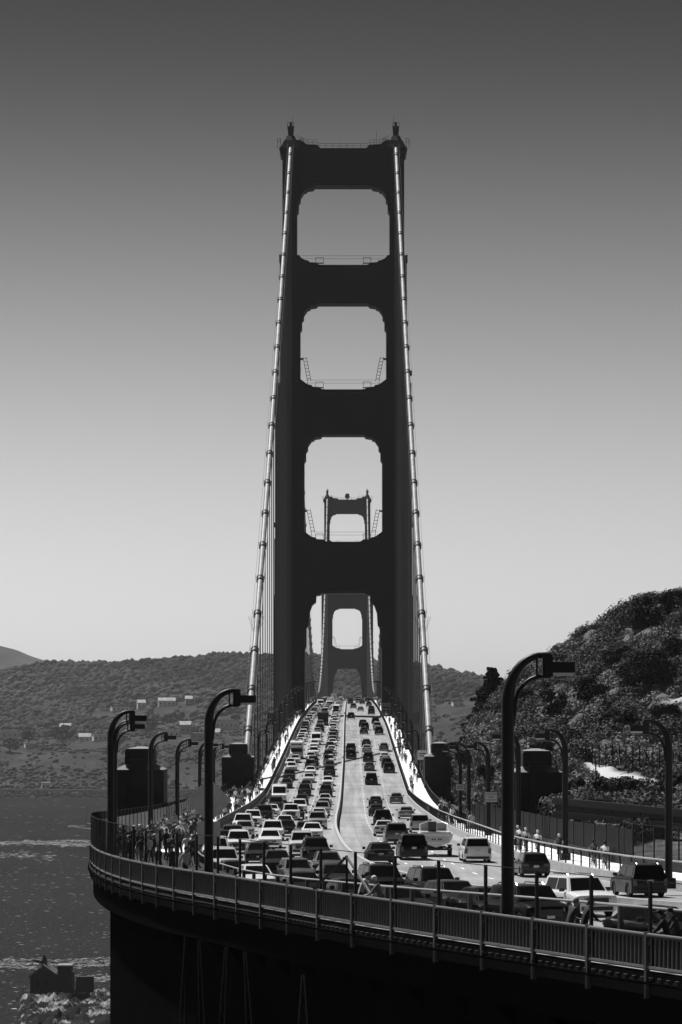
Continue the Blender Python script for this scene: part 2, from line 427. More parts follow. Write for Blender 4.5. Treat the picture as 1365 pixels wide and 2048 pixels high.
# forest and scrub: many lumpy crowns
def ico():
    bm = bmesh.new(); bmesh.ops.create_icosphere(bm, subdivisions=2, radius=1)
    v = np.array([x.co[:] for x in bm.verts]); f = np.array([[q.index for q in p.verts] for p in bm.faces]); bm.free(); return v, f
IV, IF = ico()
bm_ = bmesh.new(); bmesh.ops.create_icosphere(bm_, subdivisions=1, radius=1)
JV = np.array([x.co[:] for x in bm_.verts]); JF = np.array([[q.index for q in p.verts] for p in bm_.faces]); bm_.free()
def blobs(name, items, m, base=(JV, JF), jit=.28):
    bv, bf = base; VV = []; FF = []; T = []
    for i, (x, y, z, rx, rz, tn) in enumerate(items):
        v = bv * (1 + nr.uniform(-jit, jit, (len(bv), 1)))
        a = nr.uniform(0, 6.28); ca, sa = math.cos(a), math.sin(a)
        v = np.stack([v[:, 0]*ca - v[:, 1]*sa, v[:, 0]*sa + v[:, 1]*ca, v[:, 2]], 1) * np.array([rx, rx, rz]) + np.array([x, y, z])
        VV.append(v); FF.append(bf + i*len(bv)); T.append(np.full(len(bv), tn))
    return np_mesh(name, np.concatenate(VV), np.concatenate(FF), m, tone=np.concatenate(T))
M['forest'] = tone_mat('forest_leaves', .008, .085)
items = []
for i in range(34000):
    d = nr.uniform(3330, 4330); xc = nr.uniform(-450, 1300); X = (xc-682.5)*d/F
    dens = bumpn(X*.6+40, d*.8)
    if d < 3600 and dens < .25 and nr.rand() < .85: continue
    if d < 3900 and xc > 800 and nr.rand() < .5: continue
    if near_building(X, d): continue
    r = 1.6 + 4.6*nr.rand()**1.8; h = r*nr.uniform(.55, 1.05)
    g = min(1, max(0, .34 + .30*math.sin(X*.006+1.5+d*.004) - (.3 if d < 3950 and xc < 230 else 0) + .09*nr.normal() + .22*bumpn(X*1.7+9, d*1.3)*.6 + (.3 if nr.rand() < .05 else 0)))
    items.append((X, d, shore_z(X, d)+h*.6, r, h, g))
tag(blobs('forest', items, M['forest'], jit=.2), 'dense hazy forest covering the hills across the water', 'forest', kind='stuff')
items = []
for i in range(17000):
    d = nr.uniform(2880, 3360); xc = nr.uniform(-300, 1300); X = (xc-682.5)*d/F
    if bumpn(X*.9, d*2) < -.2 and nr.rand() < .8: continue
    if near_building(X, d): continue
    r = .7 + 2.9*nr.rand()**2
    items.append((X, d, shore_z(X, d)+r*.3, r, r*.6, .30+nr.rand()*.3))
tag(blobs('scrub', items, M['forest']), 'low scrub covering the bluffs above the far shore', 'scrub', kind='stuff')
# separate trees standing above the bluff
tw = mat('tree_bark', .06, .9)
def far_tree(xc, yb, h, w, kind, lab):
    D = 3200.0
    for dd in np.arange(2900, 4100, 10):
        X = (xc-682.5)*dd/F
        if HY - shore_z(X, dd)*F/dd <= yb: D = float(dd); break
    X = (xc-682.5)*D/F; hz = h*D/F; wz = w*D/F
    t = empty('tree', (X, D, shore_z(X, D)-1))
    k = MB(); k.tube([(0, 0, 0), (wz*.02, 0, hz*.5), (0, 0, hz*.9)], .5, 6, radii=[.06*wz+.3, .04*wz+.2, .1]); k.build('trunk', tw, t)
    its = []
    for j in range(26):
        a = nr.uniform(0, 6.28); q = nr.rand()**.5; zz = nr.uniform(.35, .95)
        rr = wz*.5*q*(1.1-zz*.6 if kind == 0 else math.sin(zz*2.8)+.2)
        its.append((math.cos(a)*rr, math.sin(a)*rr, zz*hz, wz*nr.uniform(.12, .2), wz*nr.uniform(.09, .16), nr.rand()*.5))
    cr_ = blobs('crown', its, M['forest']); cr_.parent = t
    tag(t, lab, 'tree', 'trees above the far bluff')
far_tree(58, 1492, 42, 34, 0, 'pointed pale tree on the far shore at the left, above the bluff')
far_tree(125, 1487, 38, 44, 1, 'broad tree on the far shore behind the white shed row')
far_tree(240, 1495, 34, 26, 1, 'rounded tree on the far bluff just left of the dark pylon top')
far_tree(300, 1470, 36, 30, 1, 'dark tree on the far plateau between the first two lamps')
far_tree(350, 1455, 30, 44, 1, 'wide dark tree clump rising behind the far sheds in the middle')
far_tree(20, 1505, 30, 30, 1, 'small rounded tree at the far left edge above the bluff')
# buildings on the far shore
wallm = [mat('far_wall_white', .62, .8, var=.1, scale=.05), mat('far_wall_grey', .25, .8, var=.2, scale=.05)]
roofm = [mat('far_roof_pale', .30, .8, var=.4, scale=.2), mat('far_roof_dark', .12, .8)]
def building(xc, yb, w, h, wi, ri, gable, lab, dep=14):
    D = 3300.0
    for dd in np.arange(2900, 4100, 8):
        X = (xc-682.5)*dd/F
        if HY - shore_z(X, dd)*F/dd <= yb: D = float(dd); break
    X = (xc-682.5)*D/F; W = w*D/F; H = h*D/F*1.5+1
    t = empty('building', (X, D, shore_z(X, D)-1.0), nr.uniform(-.25, .25))
    k = MB(); k.box(-W/2, W/2, -dep/2, dep/2, 0, H+1); k.build('wall', wallm[wi], t)
    k = MB()
    if gable: k.prism([(-dep/2-.5, H+1.003), (dep/2+.5, H+1.003), (0, H+1+dep*.28)], 'x', -W/2-.4, W/2+.4)
    else: k.box(-W/2-.3, W/2+.3, -dep/2-.3, dep/2+.3, H+1.003, H+1.6)
    k.build('roof', roofm[ri], t)
    nwin = max(2, int(W/5))
    for i in range(nwin):
        x = -W/2 + (i+.5)*W/nwin
        k = MB(); k.box(x-.8, x+.8, -dep/2-.03, -dep/2+.1, H*.45, H*.45+1.8); k.build('window', M['glass'], t)
    tag(t, lab, 'building', 'buildings on the far shore')
for args in BLD: building(*args)

# ---------------------------------------------------------------- near right hillside
HC = np.array([600, 720, 820, 880, 960, 1040, 1120, 1200, 1280, 1365, 1500, 1800, 2300], float)
HR = [(60, [2600, 2550, 2500, 2450, 2400, 2380, 2350, 2320, 2300, 2280, 2250, 2220, 2200]),
 (140, [2100, 2050, 2000, 1960, 1920, 1900, 1870, 1850, 1840, 1835, 1820, 1780, 1740]),
 (200, [1950, 1900, 1840, 1800, 1775, 1750, 1735, 1722, 1712, 1705, 1680, 1640, 1600]),
 (235, [1900, 1830, 1780, 1740, 1700, 1690, 1670, 1655, 1640, 1625, 1590, 1550, 1500]),
 (262, [1850, 1790, 1740, 1700, 1660, 1640, 1622, 1602, 1590, 1580, 1550, 1500, 1440]),
 (282, [1850, 1780, 1720, 1680, 1630, 1600, 1585, 1560, 1545, 1535, 1500, 1440, 1380]),
 (300, [1840, 1770, 1700, 1650, 1605, 1575, 1550, 1522, 1512, 1500, 1460, 1390, 1320]),
 (330, [1830, 1740, 1660, 1600, 1560, 1520, 1485, 1455, 1430, 1405, 1370, 1320, 1260]),
 (362, [1830, 1720, 1620, 1545, 1505, 1440, 1395, 1355, 1315, 1285, 1250, 1210, 1180]),
 (400, [1830, 1720, 1610, 1500, 1448, 1352, 1297, 1258, 1210, 1184, 1165, 1150, 1140]),
 (430, [1830, 1730, 1650, 1560, 1500, 1390, 1330, 1290, 1245, 1215, 1190, 1180, 1170]),
 (520, [1950, 1900, 1850, 1800, 1700, 1600, 1500, 1450, 1400, 1360, 1320, 1300, 1290])]
HD = np.array([r[0] for r in HR], float); HZ = np.array([[(HY-y)*r[0]/F for y in r[1]] for r in HR])
def hill_raw(X, D):
    xc = X*F/D + 682.5
    i = min(max(int(np.searchsorted(HD, D) - 1), 0), len(HD)-2); t = min(max((D-HD[i])/(HD[i+1]-HD[i]), 0), 1)
    return float(np.interp(xc, HC, HZ[i])*(1-t) + np.interp(xc, HC, HZ[i+1])*t)
def hill_z(X, D):
    z = hill_raw(X, D)
    n = .35*math.sin(X*.9+D*.23)+.25*math.sin(X*1.9-D*.41+2)+.2*math.sin(X*.37+D*.7)
    k = min(max((D-205)/25., 0), 1)
    z += n*k*(.25 if 255 < D < 287 else 1)
    if X - cxf(D) < 17.5: z = min(z, czf(D) - 1.6)
    return z
def hill_mat():
    m = bpy.data.materials.new('hillside_dry_grass'); m.use_nodes = True
    nt = m.node_tree; bs = nt.nodes['Principled BSDF']; bs.inputs['Roughness'].default_value = .95; bs.inputs['Specular IOR Level'].default_value = .1
    a = nt.nodes.new('ShaderNodeAttribute'); a.attribute_name = 'tone'
    t = nt.nodes.new('ShaderNodeTexCoord')
    n = nt.nodes.new('ShaderNodeTexNoise'); n.inputs['Scale'].default_value = .5; n.inputs['Detail'].default_value = 9; n.inputs['Roughness'].default_value = .7
    nt.links.new(t.outputs['Object'], n.inputs['Vector'])
    r = nt.nodes.new('ShaderNodeMapRange'); r.inputs['From Min'].default_value = .35; r.inputs['From Max'].default_value = .7; r.inputs['To Min'].default_value = .03; r.inputs['To Max'].default_value = .17
    nt.links.new(n.outputs['Fac'], r.inputs['Value'])
    mx_ = nt.nodes.new('ShaderNodeMix'); mx_.data_type = 'FLOAT'
    nt.links.new(a.outputs['Fac'], mx_.inputs['Factor']); nt.links.new(r.outputs[0], mx_.inputs['A']); mx_.inputs['B'].default_value = .48
    nt.links.new(mx_.outputs['Result'], bs.inputs['Base Color'])
    return m
def road_tone(X, D):
    """1 on the dirt track cut into the hillside and on the bare patch"""
    y = HY - hill_raw(X, D)*F/D; xc = X*F/D + 682.5
    v = 0.0
    if 1150 < xc < 1345:
        c = np.interp(xc, [1155, 1190, 1230, 1280, 1345], [1528, 1541, 1556, 1560, 1573]); w = np.interp(xc, [1155, 1200, 1235, 1290, 1345], [4, 15, 13, 7, 6])
        v = max(v, 1 - max(0, abs(y-c)/w - .6)/.5)
    if 1290 < xc:
        c = np.interp(xc, [1290, 1365, 1500], [1438, 1396, 1320]); w = np.interp(xc, [1290, 1340, 1420], [3, 8, 10]); v = max(v, .7*(1 - max(0, abs(y-c)/w - .4)/.6))
    if 1195 < xc < 1300 and abs(y-1592) < 5: v = max(v, .35)
    return min(max(v, 0), 1)
V = []; Fq = []; T = []
ds = rng(60, 200, 5) + rng(201.5, 290, 1.0) + rng(291.5, 430, 1.5) + rng(434, 520, 6); NX = 330
for d in ds:
    for i in range(NX+1):
        x = (600 + i*1700/NX - 682.5)*d/F if i/NX < 2 else 0
        V.append((x, d, hill_z(x, d))); T.append(road_tone(x, d))
for i in range(len(ds)-1):
    for k in range(NX):
        a = i*(NX+1)+k; Fq.append((a, a+1, a+NX+2, a+NX+1))
tag(np_mesh('hillside', V, Fq, hill_mat(), tone=T, smooth=True), kind='structure')

# leaf clumps
def leaves(centres, per, size, flat=.42):
    """centres: list of (x,y,z,rx,rz,tone); leaf faces spread in each ellipsoid shell"""
    c = np.array(centres, float); n = len(c)
    per = np.full(n, per) if np.isscalar(per) else np.array(per)
    idx = np.repeat(np.arange(n), per); k = len(idx)
    d = nr.normal(size=(k, 3)); d /= np.linalg.norm(d, axis=1, keepdims=True); rr = nr.uniform(.55, 1.05, (k, 1))
    lump = 1 + .22*np.sin(d[:, :1]*5 + c[idx, :1]*3) * np.cos(d[:, 1:2]*4 + c[idx, 1:2])
    p = d*rr*lump*np.stack([c[idx, 3], c[idx, 3], c[idx, 4]], 1) + c[idx, :3]
    u = nr.normal(size=(k, 3)); u /= np.linalg.norm(u, axis=1, keepdims=True)
    nrm = d + nr.normal(size=(k, 3))*flat; w = np.cross(nrm, u); w /= np.linalg.norm(w, axis=1, keepdims=True) + 1e-9; u = np.cross(w, nrm); u /= np.linalg.norm(u, axis=1, keepdims=True) + 1e-9
    s = size*nr.uniform(.6, 1.4, (k, 1))
    V = np.stack([p-u*s-w*s*.6, p+u*s*.2-w*s*.9, p+u*s+w*s*.5, p-u*s*.3+w*s*.8], 1).reshape(-1, 3)
    Fq = np.arange(k*4).reshape(-1, 4)
    tn = np.repeat(np.clip(c[idx, 5] + nr.uniform(-.06, .06, k), 0, 1), 4)
    return V, Fq, tn
M['brush'] = tone_mat('brush_leaves', .015, .30)
M['bush_dark'] = tone_mat('dark_bush_leaves', .012, .10)
cs = []; n = 0
while len(cs) < 5000:
    d = nr.uniform(212, 432); xc = nr.uniform(860, 1560); X = (xc-682.5)*d/F
    if X - cxf(d) < 18.5: continue
    if nr.rand() > (d/430.)**1.2: continue
    tn = road_tone(X, d)
    if tn > .25: continue
    q = math.sin(X*.35+1)*math.sin(d*.13)+.5*math.sin(X*.8-d*.2)
    small = q < 0
    r = nr.uniform(.35, .8) if small else nr.uniform(.7, 1.6)
    if 255 < d < 300 and 1150 < xc < 1340: r = min(r, .6)
    cs.append((X, d, hill_raw(X, d)+r*.45, r, r*nr.uniform(.6, .9), (nr.uniform(.35, .95) if small else nr.uniform(.05, .45))))
pr = [int(45 + 95*c[3]**1.6) for c in cs]
for i in range(900):
    d = nr.uniform(262, 432); off = nr.uniform(16.6, 18.8); p_ = P(d, off); lo = hill_z(p_.x, p_.y); hi = hill_raw(p_.x, p_.y)
    if hi < lo: hi = lo
    r = nr.uniform(.5, 1.3); cs.append((p_.x, p_.y, lo + (hi-lo)*nr.rand()+.1, r, r*.8, nr.uniform(.1, .8)))
pr = [int(45 + 95*c[3]**1.6) for c in cs]
V, Fq, tn = leaves(cs, pr, .12)
tag(np_mesh('brush', V, Fq, M['brush'], tone=tn), 'tangled dry brush covering the steep slope right of the road', 'brush', kind='stuff')
def bush(xc, yb, h, w, lab, name='bush', dark=.2, group='bushes on the hillside', lift=0.0, D=None):
    if D is None:
        D = 300.0
        for dd in np.arange(215, 431, 1.0):
            X = (xc-682.5)*dd/F
            if HY - hill_raw(X, dd)*F/dd <= yb: D = float(dd); break
    X = (xc-682.5)*D/F; hz = h*D/F; wz = w*D/F
    t = empty(name, (X, D, hill_raw(X, D)-.2))
    k = MB()
    for j in range(5):
        a = nr.uniform(0, 6.28); k.tube([(0, 0, -.3), (math.cos(a)*wz*.12, math.sin(a)*wz*.12, hz*.35), (math.cos(a)*wz*.28, math.sin(a)*wz*.28, hz*.7)], .1, 5, radii=[.05*wz, .03*wz, .015*wz])
    k.build('trunk', tw, t)
    its = []; nb = int(12 + wz*2.2)
    for j in range(nb):
        a = nr.uniform(0, 6.28); q = nr.rand()**.5; zz = nr.uniform(.25+lift, .88)
        prof = math.sqrt(max(0, 1-((zz-.45)/.55)**2)) if zz > .45 else 1
        rr = wz*.38*q*prof
        rb = wz*nr.uniform(.12, .22)
        its.append((math.cos(a)*rr, math.sin(a)*rr, zz*hz, rb, rb*.75, dark*nr.uniform(.5, 1.7)))
    V, Fq, tn = leaves(its, [int(90 + 60*i_[3]**1.3) for i_ in its], .13)
    np_mesh('crown', V, Fq, M['bush_dark'], t, tone=tn)
    tag(t, lab, 'bush', group)
for a in [(1232, 1222, 24, 34, 'small dark wind-shaped bush on the ridge skyline, upper of two'),
 (1178, 1268, 34, 34, 'small dark bush on the ridge skyline, lower of two'),
 (1040, 1352, 22, 22, 'tiny dark bush on the skyline just behind the big lamp head'),
 (1300, 1380, 82, 150, 'large domed leafy bush high on the right of the slope'),
 (1112, 1448, 84, 62, 'tall dark bush on the slope above the second right lamp'),
 (1180, 1405, 54, 70, 'dark rounded bush in the middle of the slope'),
 (1290, 1262, 70, 110, 'broad dark bush on the ridge near the top right'),
 (1352, 1232, 56, 80, 'dark bush cut by the right frame edge on the ridge'),
 (1240, 1330, 44, 80, 'low dark bush below the two skyline bushes'),
 (1120, 1336, 30, 50, 'small bush on the skyline right of the big lamp head'),
 (1090, 1520, 44, 60, 'dark bush behind the near right pylon cap'),
 (1240, 1465, 44, 84, 'dark spreading bush above the dirt track fence'),
 (1330, 1450, 44, 70, 'dark bush below the bare streak at the right edge'),
 (1205, 1592, 34, 66, 'bushy shrub below the dirt track, left of its fence'),
 (1262, 1588, 36, 80, 'leafy shrub below the dirt track, right of the leaning pole'),
 (1320, 1600, 34, 80, 'leafy shrub below the dirt track beside the right front lamp'),
 (1150, 1590, 34, 50, 'dark shrub between the second right lamp and the dirt track'),
 (1160, 1492, 36, 60, 'rounded shrub on the slope over the start of the track'),
 (975, 1570, 44, 50, 'dark shrub on the low slope between the thin right lamps'),
 (1050, 1420, 50, 50, 'dark bush beside the big front lamp post under its arm'),
 (1350, 1330, 56, 70, 'dark bush at the right edge under the domed bush'),
 (930, 1530, 34, 40, 'dark shrub on the spur left of the conifer foot')]:
    bush(*a)
# conifer
def conifer(xc, yb, h, w, D, lab):
    X = (xc-682.5)*D/F; hz = h*D/F; wz = w*D/F; zb = (HY-yb)*D/F
    t = empty('conifer_tree', (X, D, zb))
    k = MB(); k.tube([(0, 0, -2), (.1, 0, hz*.5), (0, 0, hz*.98)], .3, 7, radii=[.32, .2, .04])
    its = []
    for j in range(120):
        z = hz*(.08 + .90*(j/120.)); a = j*2.4 + nr.uniform(-.3, .3); L = wz*.5*(1-(z/hz)**1.1)*nr.uniform(.5, 1.15)+.3
        drop_ = -L*.08
        k.tube([(0, 0, z), (math.cos(a)*L, math.sin(a)*L, z+drop_)], .05, 4, radii=[.07, .02])
        m_ = max(2, int(L/.42))
        for q in range(m_):
            s_ = (q+1)/m_
            its.append((math.cos(a)*L*s_+nr.normal()*.1, math.sin(a)*L*s_+nr.normal()*.1, z+drop_*s_+nr.uniform(-.05, .15), .42*(1.15-.5*s_), .2, nr.uniform(0, .25)))
    k.build('trunk', tw, t)
    V, Fq, tn = leaves(its, 110, .12)
    np_mesh('crown', V, Fq, M['bush_dark'], t, tone=tn)
    tag(t, lab, 'tree')
conifer(985, 1500, 166, 165, 405, 'dark spreading conifer on the spur left of the big lamp post')
conifer(1035, 1480, 110, 60, 415, 'smaller conifer half hidden behind the big lamp post')
# ---------------------------------------------------------------- Lime point rock and lighthouse
from mathutils import noise as mnoise
def fract(a, b): return 2.6*(abs(mnoise.noise(Vector((a*.55, b*.55, .3)))) - .5*abs(mnoise.noise(Vector((a*1.7, b*1.5, 4)))) + .12*mnoise.noise(Vector((a*4, b*4, 1))))
def rock_z(X, D):
    x = X*F/D + 682.5
    base = np.interp(x, [-60, 18, 26, 45, 75, 110, 135, 160, 200, 240, 330], [-92, -86, -77.5, -73.0, -72.1, -72.2, -72.3, -74.0, -72.6, -73.4, -73])
    k = np.interp(D, [718, 727, 745, 776, 800, 815], [0, .78, .90, 1, 1, 0])
    k2 = np.interp(x, [110, 160, 240], [0, .25, .5])
    z = -88 + (base+88)*max(k, k2 if D < 776 and D > 720 else 0)
    n = 1.4*fract(X*.33, D*.21) + .9*fract(X*.9+5, D*.7)+.5*fract(X*2.1, D*1.9+3) - .6
    flat = 1 if not (48 < x < 150 and 776 < D < 800) else .1
    return z + n*flat*.75
V = []; Fq = []
ds = rng(708, 818, 1.0); xs = [-92 + i*.4 for i in range(138)]
for d in ds:
    for x in xs: V.append((x + nr.uniform(-.15, .15), d, rock_z(x, d)))
for i in range(len(ds)-1):
    for k in range(len(xs)-1):
        a = i*len(xs)+k; Fq.append((a, a+1, a+len(xs)+1, a+len(xs)))
rk = mat('cliff_rock', .075, .95, spec=.1, var=.9, scale=.16, detail=12, bump=.8, bscale=.7)
for nd in rk.node_tree.nodes:
    if nd.type == 'MAP_RANGE':
        nd.inputs['From Min'].default_value = .52; nd.inputs['From Max'].default_value = .60; nd.inputs['To Min'].default_value = .008; nd.inputs['To Max'].default_value = .26
tag(np_mesh('rock', V, Fq, rk), kind='structure')
lw = mat('lighthouse_wall', .010, .9, var=.3, scale=.6); lr = mat('lighthouse_roof', .07, .8, var=.2, scale=2)
t = empty('lighthouse', (px(100, 1985, 785).x, 785, -71.6)); t.scale = (.95, .95, .88)
k = MB(); k.prism([(-5.1, -1), (1.2, -1), (1.2, 5.0), (-1.6, 7.3), (-5.1, 4.2)], 'y', -2.5, 7); k.box(1.203, 6.3, -2.4, 6, -1, 5.0); k.build('wall', lw, t)
k = MB(); k.prism([(-5.6, 4.2), (-1.6, 7.9), (1.9, 5.2), (1.9, 4.9), (-1.6, 7.35), (-5.6, 3.8)], 'y', -2.9, 7.3); k.build('roof', lr, t)
k = MB(); k.box(2.3, 6.0, -1.6, 4, 5.003, 7.2); r_ = k.build('rooftop_room', lw, t)
k = MB(); k.box(2.1, 6.2, -1.8, 4.2, 7.203, 7.6); k.build('roof_slab', M['pyl_cap'], r_)
k = MB(); k.tube([(-1.6, 1, 7.2), (-1.6, 1, 8.6)], .8, 8); k.tube([(-1.6, 1, 8.6), (-1.6, 1, 9.4), (-1.6, 1, 10.6)], .5, 8, radii=[.85, .6, .05])
for a in range(8): k.tube([(-1.6+1.3*math.cos(a*.785), 1+1.3*math.sin(a*.785), 7.4), (-1.6+1.3*math.cos(a*.785), 1+1.3*math.sin(a*.785), 9.2)], .05, 4)
k.build('lantern', M['steel'], t)
for x in (-6.4, -5.9, -5.4):
    k = MB(); k.tube([(x, -2, -1.5), (x, -2, 3.6)], .1, 5); k.build('porch_post', M['pipe'], t)
k = MB(); k.box(-6.8, -5.1, -2.4, 5, -.3, -.1); k.tube([(-6.8, -2.3, .9), (-5.1, -2.3, .9)], .06, 4); k.tube([(-6.8, -2.3, .4), (-5.1, -2.3, .4)], .06, 4); k.build('porch', lw, t)
for x in (-3, -.6):
    k = MB(); k.box(x-.4, x+.4, -2.53, -2.4, 1.3, 2.9); k.build('window', M['glass'], t)
tag(t, 'dark gabled fog signal house with lantern on the rock, bottom left', 'lighthouse')
t = empty('screened_frame', (px(170, 1985, 783).x, 783, -74.2))
k = MB()
for i in range(6): k.tube([(-2.2+i*.88, 0, -2), (-2.2+i*.88, 0, 6.6)], .09, 4)
for z in (6.6, 5, 3.3, 1.6): k.tube([(-2.2, 0, z), (2.2, 0, z)], .08, 4)
k.build('frame', M['steel'], t)
k = MB(); k.box(-2.15, 2.15, .1, 3.2, -2, 6.3); k.build('cladding', mat('dark_slate_panel', .012, .8, var=.2), t)
tag(t, 'dark boxy framed hut standing beside the lighthouse on the rock', 'hut')
t = empty('retaining_wall', (px(155, 2000, 780).x, 780, -73.4))
k = MB(); k.box(-2.8, 2.2, -.4, .4, -3, 1.6); k.build('wall', lw, t)
tag(t, 'low dark retaining wall between the lighthouse and the framed hut', 'wall')
t = empty('picket_fence', (px(200, 2040, 752).x, 752, -74.2)); k = MB()
for i in range(9): k.tube([(-1.8+i*.5, i*.8, 0), (-1.8+i*.5, i*.8, 1.6)], .05, 4)
k.tube([(-1.8, 0, 1.4), (2.2, 6.4, 1.4)], .05, 4); k.build('pickets', M['pipe'], t)
tag(t, 'short pale picket fence on the rock at the foot of the black pier', 'fence')

# ---------------------------------------------------------------- road
def road_mat():
    m = bpy.data.materials.new('road_surface'); m.use_nodes = True
    nt = m.node_tree; b = nt.nodes['Principled BSDF']; b.inputs['Roughness'].default_value = .8; b.inputs['Specular IOR Level'].default_value = .3
    t = nt.nodes.new('ShaderNodeTexCoord')
    def noise(sc, stre, lo, hi, det=6):
        mp = nt.nodes.new('ShaderNodeMapping'); mp.inputs['Scale'].default_value = stre
        nt.links.new(t.outputs['Object'], mp.inputs['Vector'])
        n = nt.nodes.new('ShaderNodeTexNoise'); n.inputs['Scale'].default_value = sc; n.inputs['Detail'].default_value = det
        nt.links.new(mp.outputs[0], n.inputs['Vector'])
        r = nt.nodes.new('ShaderNodeMapRange'); r.inputs['From Min'].default_value = .3; r.inputs['From Max'].default_value = .7; r.inputs['To Min'].default_value = lo; r.inputs['To Max'].default_value = hi
        nt.links.new(n.outputs['Fac'], r.inputs['Value']); return r.outputs[0]
    a = noise(1.3, (1, .010, 1), .68, 1.16)       # long wheel tracks
    c = noise(.12, (1, 1, 1), .82, 1.12)
    e = noise(14, (1, 1, 1), .94, 1.05)
    m1 = nt.nodes.new('ShaderNodeMath'); m1.operation = 'MULTIPLY'; nt.links.new(a, m1.inputs[0]); nt.links.new(c, m1.inputs[1])
    m2 = nt.nodes.new('ShaderNodeMath'); m2.operation = 'MULTIPLY'; nt.links.new(m1.outputs[0], m2.inputs[0]); nt.links.new(e, m2.inputs[1])
    m3 = nt.nodes.new('ShaderNodeMath'); m3.operation = 'MULTIPLY'; nt.links.new(m2.outputs[0], m3.inputs[0]); m3.inputs[1].default_value = .30
    nt.links.new(m3.outputs[0], b.inputs['Base Color'])
    return m
M['road'] = road_mat()
DR = rng(56, 430, 2) + rng(434, 2290, 6)
RW = 9.45
def wl(d): return RW + .35*min(1, max(0, (250-d)/100.))
def wr(d): return RW + float(np.interp(d, [100, 150, 180, 200, 235, 262, 330, 400], [3.9, 3.7, 2.6, 1.7, 1.3, 1.0, .8, 0]))
tag(strip('road', [(lambda d: -wl(d), 0), (-4.7, .05), (0, .08), (4.7, .05), (lambda d: wr(d), 0)], DR, M['road']), kind='structure')
def outR(d): return float(np.interp(d, [120, 150, 170, 200, 236, 245, 265, 300, 312, 2000], [18.5, 17.8, 16.6, 15.2, 14.4, 13.2, 12.2, 12.2, 12.4, 12.4]))
def pav_l(d, o, z):     # o: 0 = kerb side, 1 = outer side
    a = P(d, -wl(d)-.35); 
    if d <= 403: b_ = PL(d, .12)
    else: b_ = P(d, -12.4)
    q = a.lerp(b_, o); q.z = czf(d) + z if d > 403 else lzf(d) + z - .3; return q
DW = [d for d in DR if d < 403] + [403] + [d for d in DR if d > 403]
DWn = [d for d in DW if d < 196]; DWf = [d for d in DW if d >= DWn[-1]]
tag(strip('walkway', [(0, .30), (.955, .30)], DWn, mat('dark_path', .035, .9, spec=.15, var=.3, scale=1.2), fn=pav_l), kind='structure')  # near stretch set in a darker tone than the rest
tag(strip('walkway_edge', [(.955, .30), (1, .30)], DWn, M['concrete'], fn=pav_l), kind='structure')
tag(strip('walkway', [(0, .30), (1, .30)], DWf, M['walk'], fn=pav_l), kind='structure')
tag(strip('walkway', [(lambda d: wr(d)+.3, .45), (lambda d: outR(d), .45)], DW, M['walk']), kind='structure')
# slab edges and deck underside
def und(d, o, z):
    if o < 0: q = PL(d, .02) if d <= 403 else P(d, -12.5)
    else: q = P(d, outR(d)+.1)
    q.z = (czf(d) + z) if (o > 0 or d > 403) else lzf(d) - .3 + z; return q
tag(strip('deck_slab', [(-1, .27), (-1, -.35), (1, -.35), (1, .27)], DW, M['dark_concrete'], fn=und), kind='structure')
# kerbs / parapet walls between lanes and walkways
def wall_strip(name, lab, side, d0, d1, h, th, m, cat='parapet'):
    f = (lambda d: -wl(d)) if side < 0 else (lambda d: wr(d))
    pr_ = [(lambda d: f(d), -.05), (lambda d: f(d), h), (lambda d: f(d)+side*th, h), (lambda d: f(d)+side*th, -.05)]
    o = strip(name, pr_, [d for d in DR if d0 <= d <= d1], m, close=True)
    tag(o, lab, cat); return o
wall_strip('parapet', 'low dark parapet wall between the northbound lanes and the near walkway', -1, 56, 403, .60, .35, M['dark_concrete'])
wall_strip('parapet', 'low concrete parapet wall curving along the right edge of the southbound lanes', 1, 56, 403, .56, .3, M['barrier'])
wall_strip('kerb', 'raised steel kerb along the left edge of the bridge lanes', -1, 403, 2288, .34, .35, M['barrier'], 'kerb')
wall_strip('kerb', 'raised steel kerb along the right edge of the bridge lanes', 1, 403, 2288, .34, .3, M['barrier'], 'kerb')
# lane markings, joints
def dash(offs, d0, d1, step, ln, w, lab, kind='dash'):
    V = []; Fq = []
    d = d0
    while d < d1:
        o = len(V)
        for dd, ww in ((d, -w/2), (d, w/2), (d+ln, w/2), (d+ln, -w/2)):
            z = .05 + .03*(1-abs(offs)/4.7) if abs(offs) < 4.7 else .05*(1-(abs(offs)-4.7)/4.75)
            V.append(tuple(P(dd, offs+ww, z+.008)))
        Fq.append((o, o+1, o+2, o+3)); d += step
    return V, Fq
V = []; Fq = []
for offs in (-6.2, -3.1, 3.5, 6.5):
    for d_ in (dash(offs, 60, 400, 7.3, 2.2, .13, ''), dash(offs, 400, 1300, 3.65, .5, .28, '')):
        o = len(V); V += d_[0]; Fq += [tuple(i+o for i in f) for f in d_[1]]
tag(np_mesh('lane_marking', V, Fq, M['white_line']), 'white dashes and studs dividing the lanes', 'road marking', kind='stuff')
V = []; Fq = []
for d, w in [(d_, .07) for d_ in np.arange(118, 1300, 15.24)] + [(348, .35), (427, .45), (640, 1.0), (770, .9)]:
    o = len(V); wls = [-9.3, -4.7, 0, 4.7, 9.3]; zz = [.01, .05, .08, .05, .01]
    for q in range(5): V.append(tuple(P(d, wls[q], zz[q]+.006)))
    for q in range(5): V.append(tuple(P(d+w, wls[q], zz[q]+.006)))
    for q in range(4): Fq.append((o+q, o+q+1, o+q+6, o+q+5))
tag(np_mesh('expansion_joint', V, Fq, M['seam']), 'dark transverse joints crossing the road deck', 'joint', kind='structure')
V = []; Fq = []
